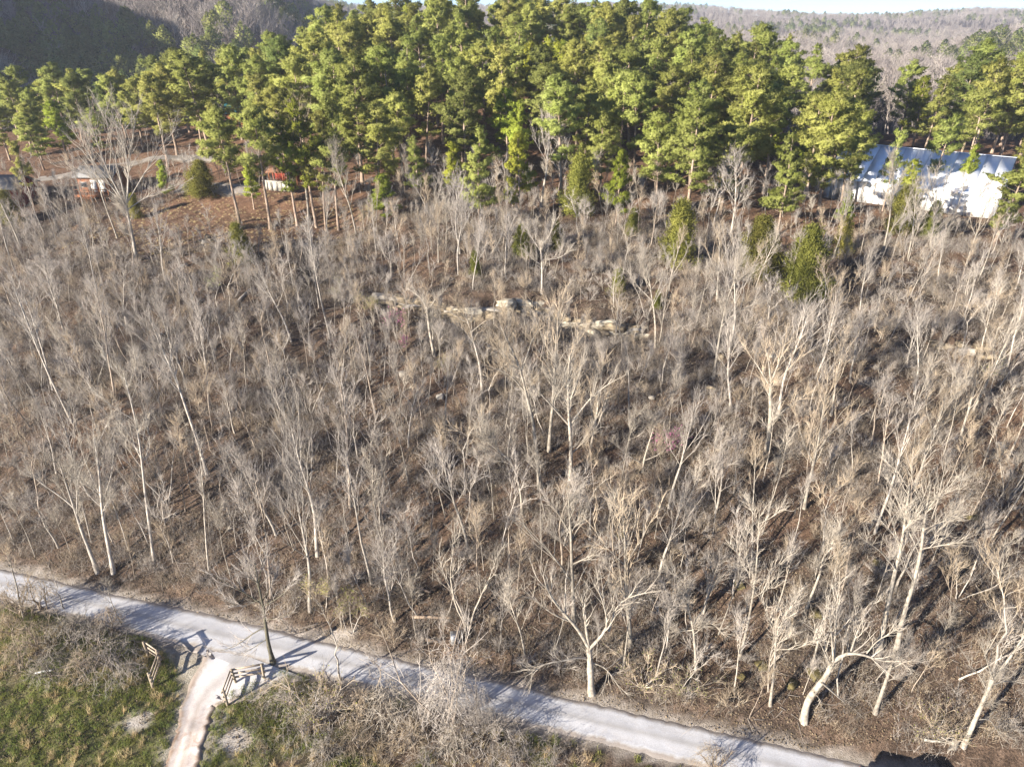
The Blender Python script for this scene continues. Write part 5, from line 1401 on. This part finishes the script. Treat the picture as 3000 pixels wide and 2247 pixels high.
# ------------------------------------------------------------------ logs, rocks, debris
def log(label, a, b, r0, mat='log', name='fallen_log', lift=0.1):
    A = at(*a); B = at(*b); r = np.random.default_rng(int(a[0]))
    n = 6; pts = []
    for k in range(n):
        q = A.lerp(B, k / (n - 1)); pts.append([q.x - A.x, q.y - A.y, max(q.z, hz1(q.x, q.y)) + lift - A.z + r.normal() * 0.02])
    g = Geo(); g.tube(np.array(pts), np.linspace(r0, r0 * 0.6, n), 8, cap=True, lump=0.07, r=r)
    tag(link(name, g.mesh(name, M[mat], True), None, A), label, 'log')
log('pale fallen log on the lower slope above the road left of sycamore', (1190, 1722), (1262, 1738), 0.16)
log('longer reddish fallen log lying level below the pale one', (1208, 1808), (1330, 1820), 0.14)
log('short tan log end near the discarded metal box', (1248, 1884), (1285, 1888), 0.2)
log('slim fallen stem crossing the slope near the lower logs', (1135, 1730), (1170, 1748), 0.09)
log('grey fallen trunk on the left upper slope', (680, 915), (745, 845), 0.24, 'rock_grey')
log('white board lying in the grass near the left thicket', (105, 1982), (160, 1968), 0.1, 'white_paint', 'plank')
log('reddish stick leaning in the left thicket', (205, 1905), (232, 1885), 0.05, 'clay', 'stick', 0.5)
log('pale grey plank lying in the shade near the pickup', (2702, 2178), (2760, 2181), 0.11, 'concrete', 'plank')
log('broken grey stem lying on the right lower slope', (2850, 1640), (2905, 1600), 0.1)

def stump():
    p = at(2790, 2190); r = np.random.default_rng(3)
    t = thing('root_stump', 'pale upturned root stump near the lower right corner', 'stump', p)
    g = Geo(); g.tube(np.array([[0, 0, -0.1], [0.05, 0, 0.3], [0.15, 0.05, 0.7]]), [0.3, 0.26, 0.18], 9, cap=True, lump=0.12, r=r); link('stem', g.mesh('stem', M['bark_pale'], True), t)
    for k in range(5):
        a = 1.5 + k * 0.7; g = Geo(); g.tube(wander((0.05, 0, 0.25), (math.cos(a), math.sin(a) * 0.4, 0.35 - 0.1 * k), 1.0, 5, 0.2, -0.05, r), np.linspace(0.13, 0.03, 5), 6); link('root', g.mesh('root', M['bark_pale'], True), t)
stump()

def metal_box():
    p = at(1340, 1884)
    t = thing('metal_cabinet', 'discarded grey metal cabinet with open front among brush above the road', 'cabinet', p + Vector((0, 0, 0.05)), (0.15, 0, 0.2))
    flat_box('side', (0.5, 0.75, 0.9), (-0.3, 0, 0.45), M['steel'], t); flat_box('door', (0.06, 0.75, 0.88), (0.42, 0, 0.45), M['steel'], t)
    flat_box('back', (0.36, 0.05, 0.85), (0.15, 0.3, 0.44), M['black_paint'], t); flat_box('base', (0.36, 0.6, 0.06), (0.15, 0, 0.03), M['steel'], t)
metal_box()

BR = {k: [rock_mesh(800 + i, 1, 1, 1, M[k]) for i in range(3)] for k in ('rock_grey', 'rock_moss', 'rock_tan')}
rocks = [(2385, 1985, 1.0, 'rock_moss', 'mossy yellow brown boulder'), (2320, 2010, 0.8, 'rock_moss', 'mossy boulder'), (2230, 1955, 0.8, 'rock_moss', 'mossy boulder'), (2170, 1985, 0.7, 'rock_moss', 'mossy boulder'), (2390, 1800, 0.9, 'rock_moss', 'mossy boulder'), (2572, 1660, 0.9, 'rock_moss', 'mossy boulder'),
         (2845, 1520, 0.7, 'rock_moss', 'mossy boulder'), (2930, 1315, 0.9, 'rock_grey', 'square grey boulder'), (2165, 1715, 0.6, 'rock_moss', 'mossy boulder'), (1820, 1575, 0.6, 'rock_moss', 'mossy boulder'), (2085, 1140, 1.2, 'rock_tan', 'orange tan boulder'), (1880, 1130, 1.1, 'rock_tan', 'tan boulder'),
         (1910, 1165, 0.9, 'rock_grey', 'grey boulder'), (610, 700, 0.9, 'rock_tan', 'pale boulder'), (622, 706, 0.6, 'rock_tan', 'small pale boulder'), (600, 712, 0.7, 'rock_grey', 'grey boulder'), (2260, 1050, 0.9, 'rock_grey', 'grey boulder'), (2110, 1320, 0.6, 'rock_tan', 'tan boulder'),
         (1290, 1170, 0.7, 'rock_grey', 'grey boulder'), (1180, 1100, 0.9, 'rock_grey', 'dark grey boulder'), (1310, 1000, 0.9, 'rock_tan', 'tan boulder'), (2110, 1050, 0.8, 'rock_tan', 'tan boulder'), (2640, 1250, 0.7, 'rock_tan', 'tan boulder'), (2270, 1230, 0.8, 'rock_tan', 'tan boulder'), (540, 780, 0.8, 'rock_grey', 'grey boulder'), (1420, 925, 0.9, 'rock_grey', 'grey boulder')]
for i, (px, py, s, m, w) in enumerate(rocks):
    p = at(px, py); r = np.random.default_rng(i)
    o = link('boulder', BR[m][i % 3], None, p + Vector((0, 0, s * 0.05)), (r.normal() * 0.35, r.normal() * 0.35, r.uniform(0, 6)))
    o.scale = (s * r.uniform(1.0, 1.8), s * r.uniform(0.7, 1.2), s * r.uniform(0.45, 0.8))
    tag(o, w, 'boulder', 'boulders on the slope'); later(o, w, p, [q for q in SLOPE_MARKS if 'boulder' not in q[2]])

# ------------------------------------------------------------------ fallen leaves, grass and straw
r3 = np.random.default_rng(31)
def leaf_litter():
    n = 150000
    y = 34 + (r3.uniform(size=n) ** 1.25) * 84; x = r3.uniform(-1, 1, n) * (y * 0.86 + 16)
    d = road_d(x, y); k = (np.abs(d) > 2.0 - r3.exponential(0.22, n)) & (drive_mask(x, y) * (y < 45) < 0.5) & ((d > 0) | (fbm(x * 0.3, y * 0.3, 93) > 0.45))
    x, y = x[k], y[k]; n = len(x)
    P = np.column_stack([x, y, hz(x, y) + r3.uniform(0.02, 0.10, n)])
    g = Geo(); g.leaves(P, r3.uniform(0.07, 0.17, n), r3, 0.55)
    o = link('leaf_litter', g.mesh('leaf_litter', M['litter'])); tag(o, 'brown fallen leaves strewn over the slope and verges', 'leaves', kind='stuff')
leaf_litter()

def tuft_mesh(seed, n, h, w, spread, mat):
    r = np.random.default_rng(seed); g = Geo()
    P = np.column_stack([r.normal(size=n) * spread, r.normal(size=n) * spread, np.full(n, -0.02)])
    D = np.column_stack([r.normal(size=n) * 0.45, r.normal(size=n) * 0.45, np.ones(n)])
    g.slivers(P, D, h * r.uniform(0.5, 1.2, n), np.full(n, w), r); return g.mesh('tuft', mat)
def field_points(n, dens, dmax=-1.95):
    x = r3.uniform(-75, 75, n); y = r3.uniform(22, 62, n); d = road_d(x, y)
    k = (d < dmax - r3.exponential(0.2, n)) & (np.abs(x - drive_cx(y)) > drive_hw(y) + 0.1) & (r3.uniform(size=n) < dens(x, y)) & (np.abs(x) < 0.86 * y + 16)
    for (px, py, rr) in ((400, 2125, 1.0), (690, 2170, 1.2)):
        p = at(px, py); k &= np.hypot((x - p.x) / 1.4, y - p.y) > rr * 0.8
    x, y = x[k], y[k]; return np.column_stack([x, y, hz(x, y)])
gd = lambda x, y: sstep(0.38, 0.56, fbm(x * 0.22, y * 0.22, 51) * 0.6 + fbm(x * 0.9, y * 0.9, 57) * 0.4 + 0.10 * (x < -18) - 0.08 * sstep(-20, 10, x))
P = field_points(60000, gd); n = len(P); print('grass', n)
scatter('grass', [tuft_mesh(k, 26, 0.28, 0.035, 0.13, M['grass']) for k in range(4)], P, np.column_stack([np.zeros(n), np.zeros(n), r3.uniform(0, 6.28, n)]), r3.uniform(0.6, 1.4, n)[:, None] * np.ones((n, 3)),
        r3.integers(0, 4, n), 'short green grass of the roadside field', 'grass')
sd_ = lambda x, y: 0.10 + 0.8 * sstep(0.52, 0.64, fbm(x * 0.5, y * 0.5, 71)) * (x < -26) + 0.22 * sstep(-22, -16, x)
P = field_points(22000, sd_, -2.6); n = len(P); print('straw', n)
scatter('dry_grass', [tuft_mesh(20 + k, 30, 0.62, 0.03, 0.09, M['dry_grass']) for k in range(3)], P, np.column_stack([np.zeros(n), np.zeros(n), r3.uniform(0, 6.28, n)]), r3.uniform(0.5, 1.3, n)[:, None] * np.ones((n, 3)),
        r3.integers(0, 3, n), 'tan tufts of dry grass standing in the field', 'dry grass')
xw = r3.uniform(-75, 60, 9000); yw = r3.uniform(100, 128, 9000); k = ((xw + 47) / 26) ** 2 + ((yw - 113) / 11) ** 2 < 1.1; k &= r3.uniform(size=9000) < 0.55
P = np.column_stack([xw[k], yw[k], hz(xw[k], yw[k])]); n = len(P)
scatter('lawn_straw', [tuft_mesh(40 + k, 22, 0.34, 0.035, 0.14, M['dry_grass']) for k in range(2)], P, np.column_stack([np.zeros(n), np.zeros(n), r3.uniform(0, 6.28, n)]), r3.uniform(0.4, 1.1, n)[:, None] * np.ones((n, 3)),
        r3.integers(0, 2, n), 'sparse tan dry grass on the open bank below the cabins', 'dry grass')

# ------------------------------------------------------------------ woods of the far hills and valleys
def far_wood():
    r = np.random.default_rng(77)
    fm = [far_tree_mesh(k, 13, M[m]) for k, m in enumerate(['twig_far', 'twig_far', 'twig_far', 'twig_grey'])] + [far_pine_mesh(k, 14, M['needles_dark']) for k in (1, 2)]
    X, Y = [], []
    for (y0, y1, cell) in ((175, 330, 5.0), (330, 560, 6.2), (560, 1000, 8.5), (1000, 2300, 13.0)):
        n = int((y1 - y0) * 2 * 0.95 * (y0 + y1) / 2 / cell ** 2)
        y = np.sqrt(r.uniform(y0 ** 2, y1 ** 2, n)); X.append(r.uniform(-0.95, 0.95, n) * y); Y.append(y)
    X = np.concatenate(X); Y = np.concatenate(Y)
    k = ~((X > -72) & (X < 84) & (Y < 228)) & ~((X < -50) & (Y < 200)) & ~((X > 84) & (Y < 176))
    k &= ~((np.abs(X + 8) < 60) & (Y < 262))
    X, Y = X[k], Y[k]; Z = hz(X, Y); n = len(X)
    ever = fbm(X / 70, Y / 70, 95) + 0.14 * (r.uniform(size=n) - 0.5)
    left = X / Y < -0.2
    isp = (ever > np.where(left, 0.60, 0.69)) & (r.uniform(size=n) < 0.85) | (r.uniform(size=n) < 0.005)
    idx = np.where(isp, r.integers(4, 6, n), r.integers(0, 4, n))
    s = r.uniform(0.7, 1.25, n) * np.where(isp, 1.05, 1.0)
    print('far trees', n)
    scatter('far_woods', fm, np.column_stack([X, Y, Z - 0.2]), np.column_stack([r.normal(size=n) * 0.05, r.normal(size=n) * 0.05, r.uniform(0, 6.28, n)]), np.column_stack([s * 1.1, s * 1.1, s]), idx,
            'bare grey woods with scattered pines covering the distant hills and valleys', 'woods')
far_wood()

write_labels()

# ------------------------------------------------------------------ the evening air
def haze():
    g = Geo(); lo, hi = -60.0, 200.0
    g.box((0, 1500, (lo + hi) / 2), (6200, 4300, hi - lo))
    m = bpy.data.materials.new('haze'); m.use_nodes = True; nt = m.node_tree; nt.nodes.remove(nt.nodes["Principled BSDF"])
    v = nt.nodes.new("ShaderNodeVolumePrincipled"); v.inputs["Color"].default_value = (0.86, 0.91, 1.0, 1); v.inputs["Density"].default_value = 0.0002; v.inputs["Anisotropy"].default_value = 0.2
    nt.links.new(v.outputs[0], nt.nodes["Material Output"].inputs["Volume"])
    o = link('haze', g.mesh('haze', m)); tag(o, 'thin pale evening haze over the far hills', 'haze', kind='stuff')
haze()
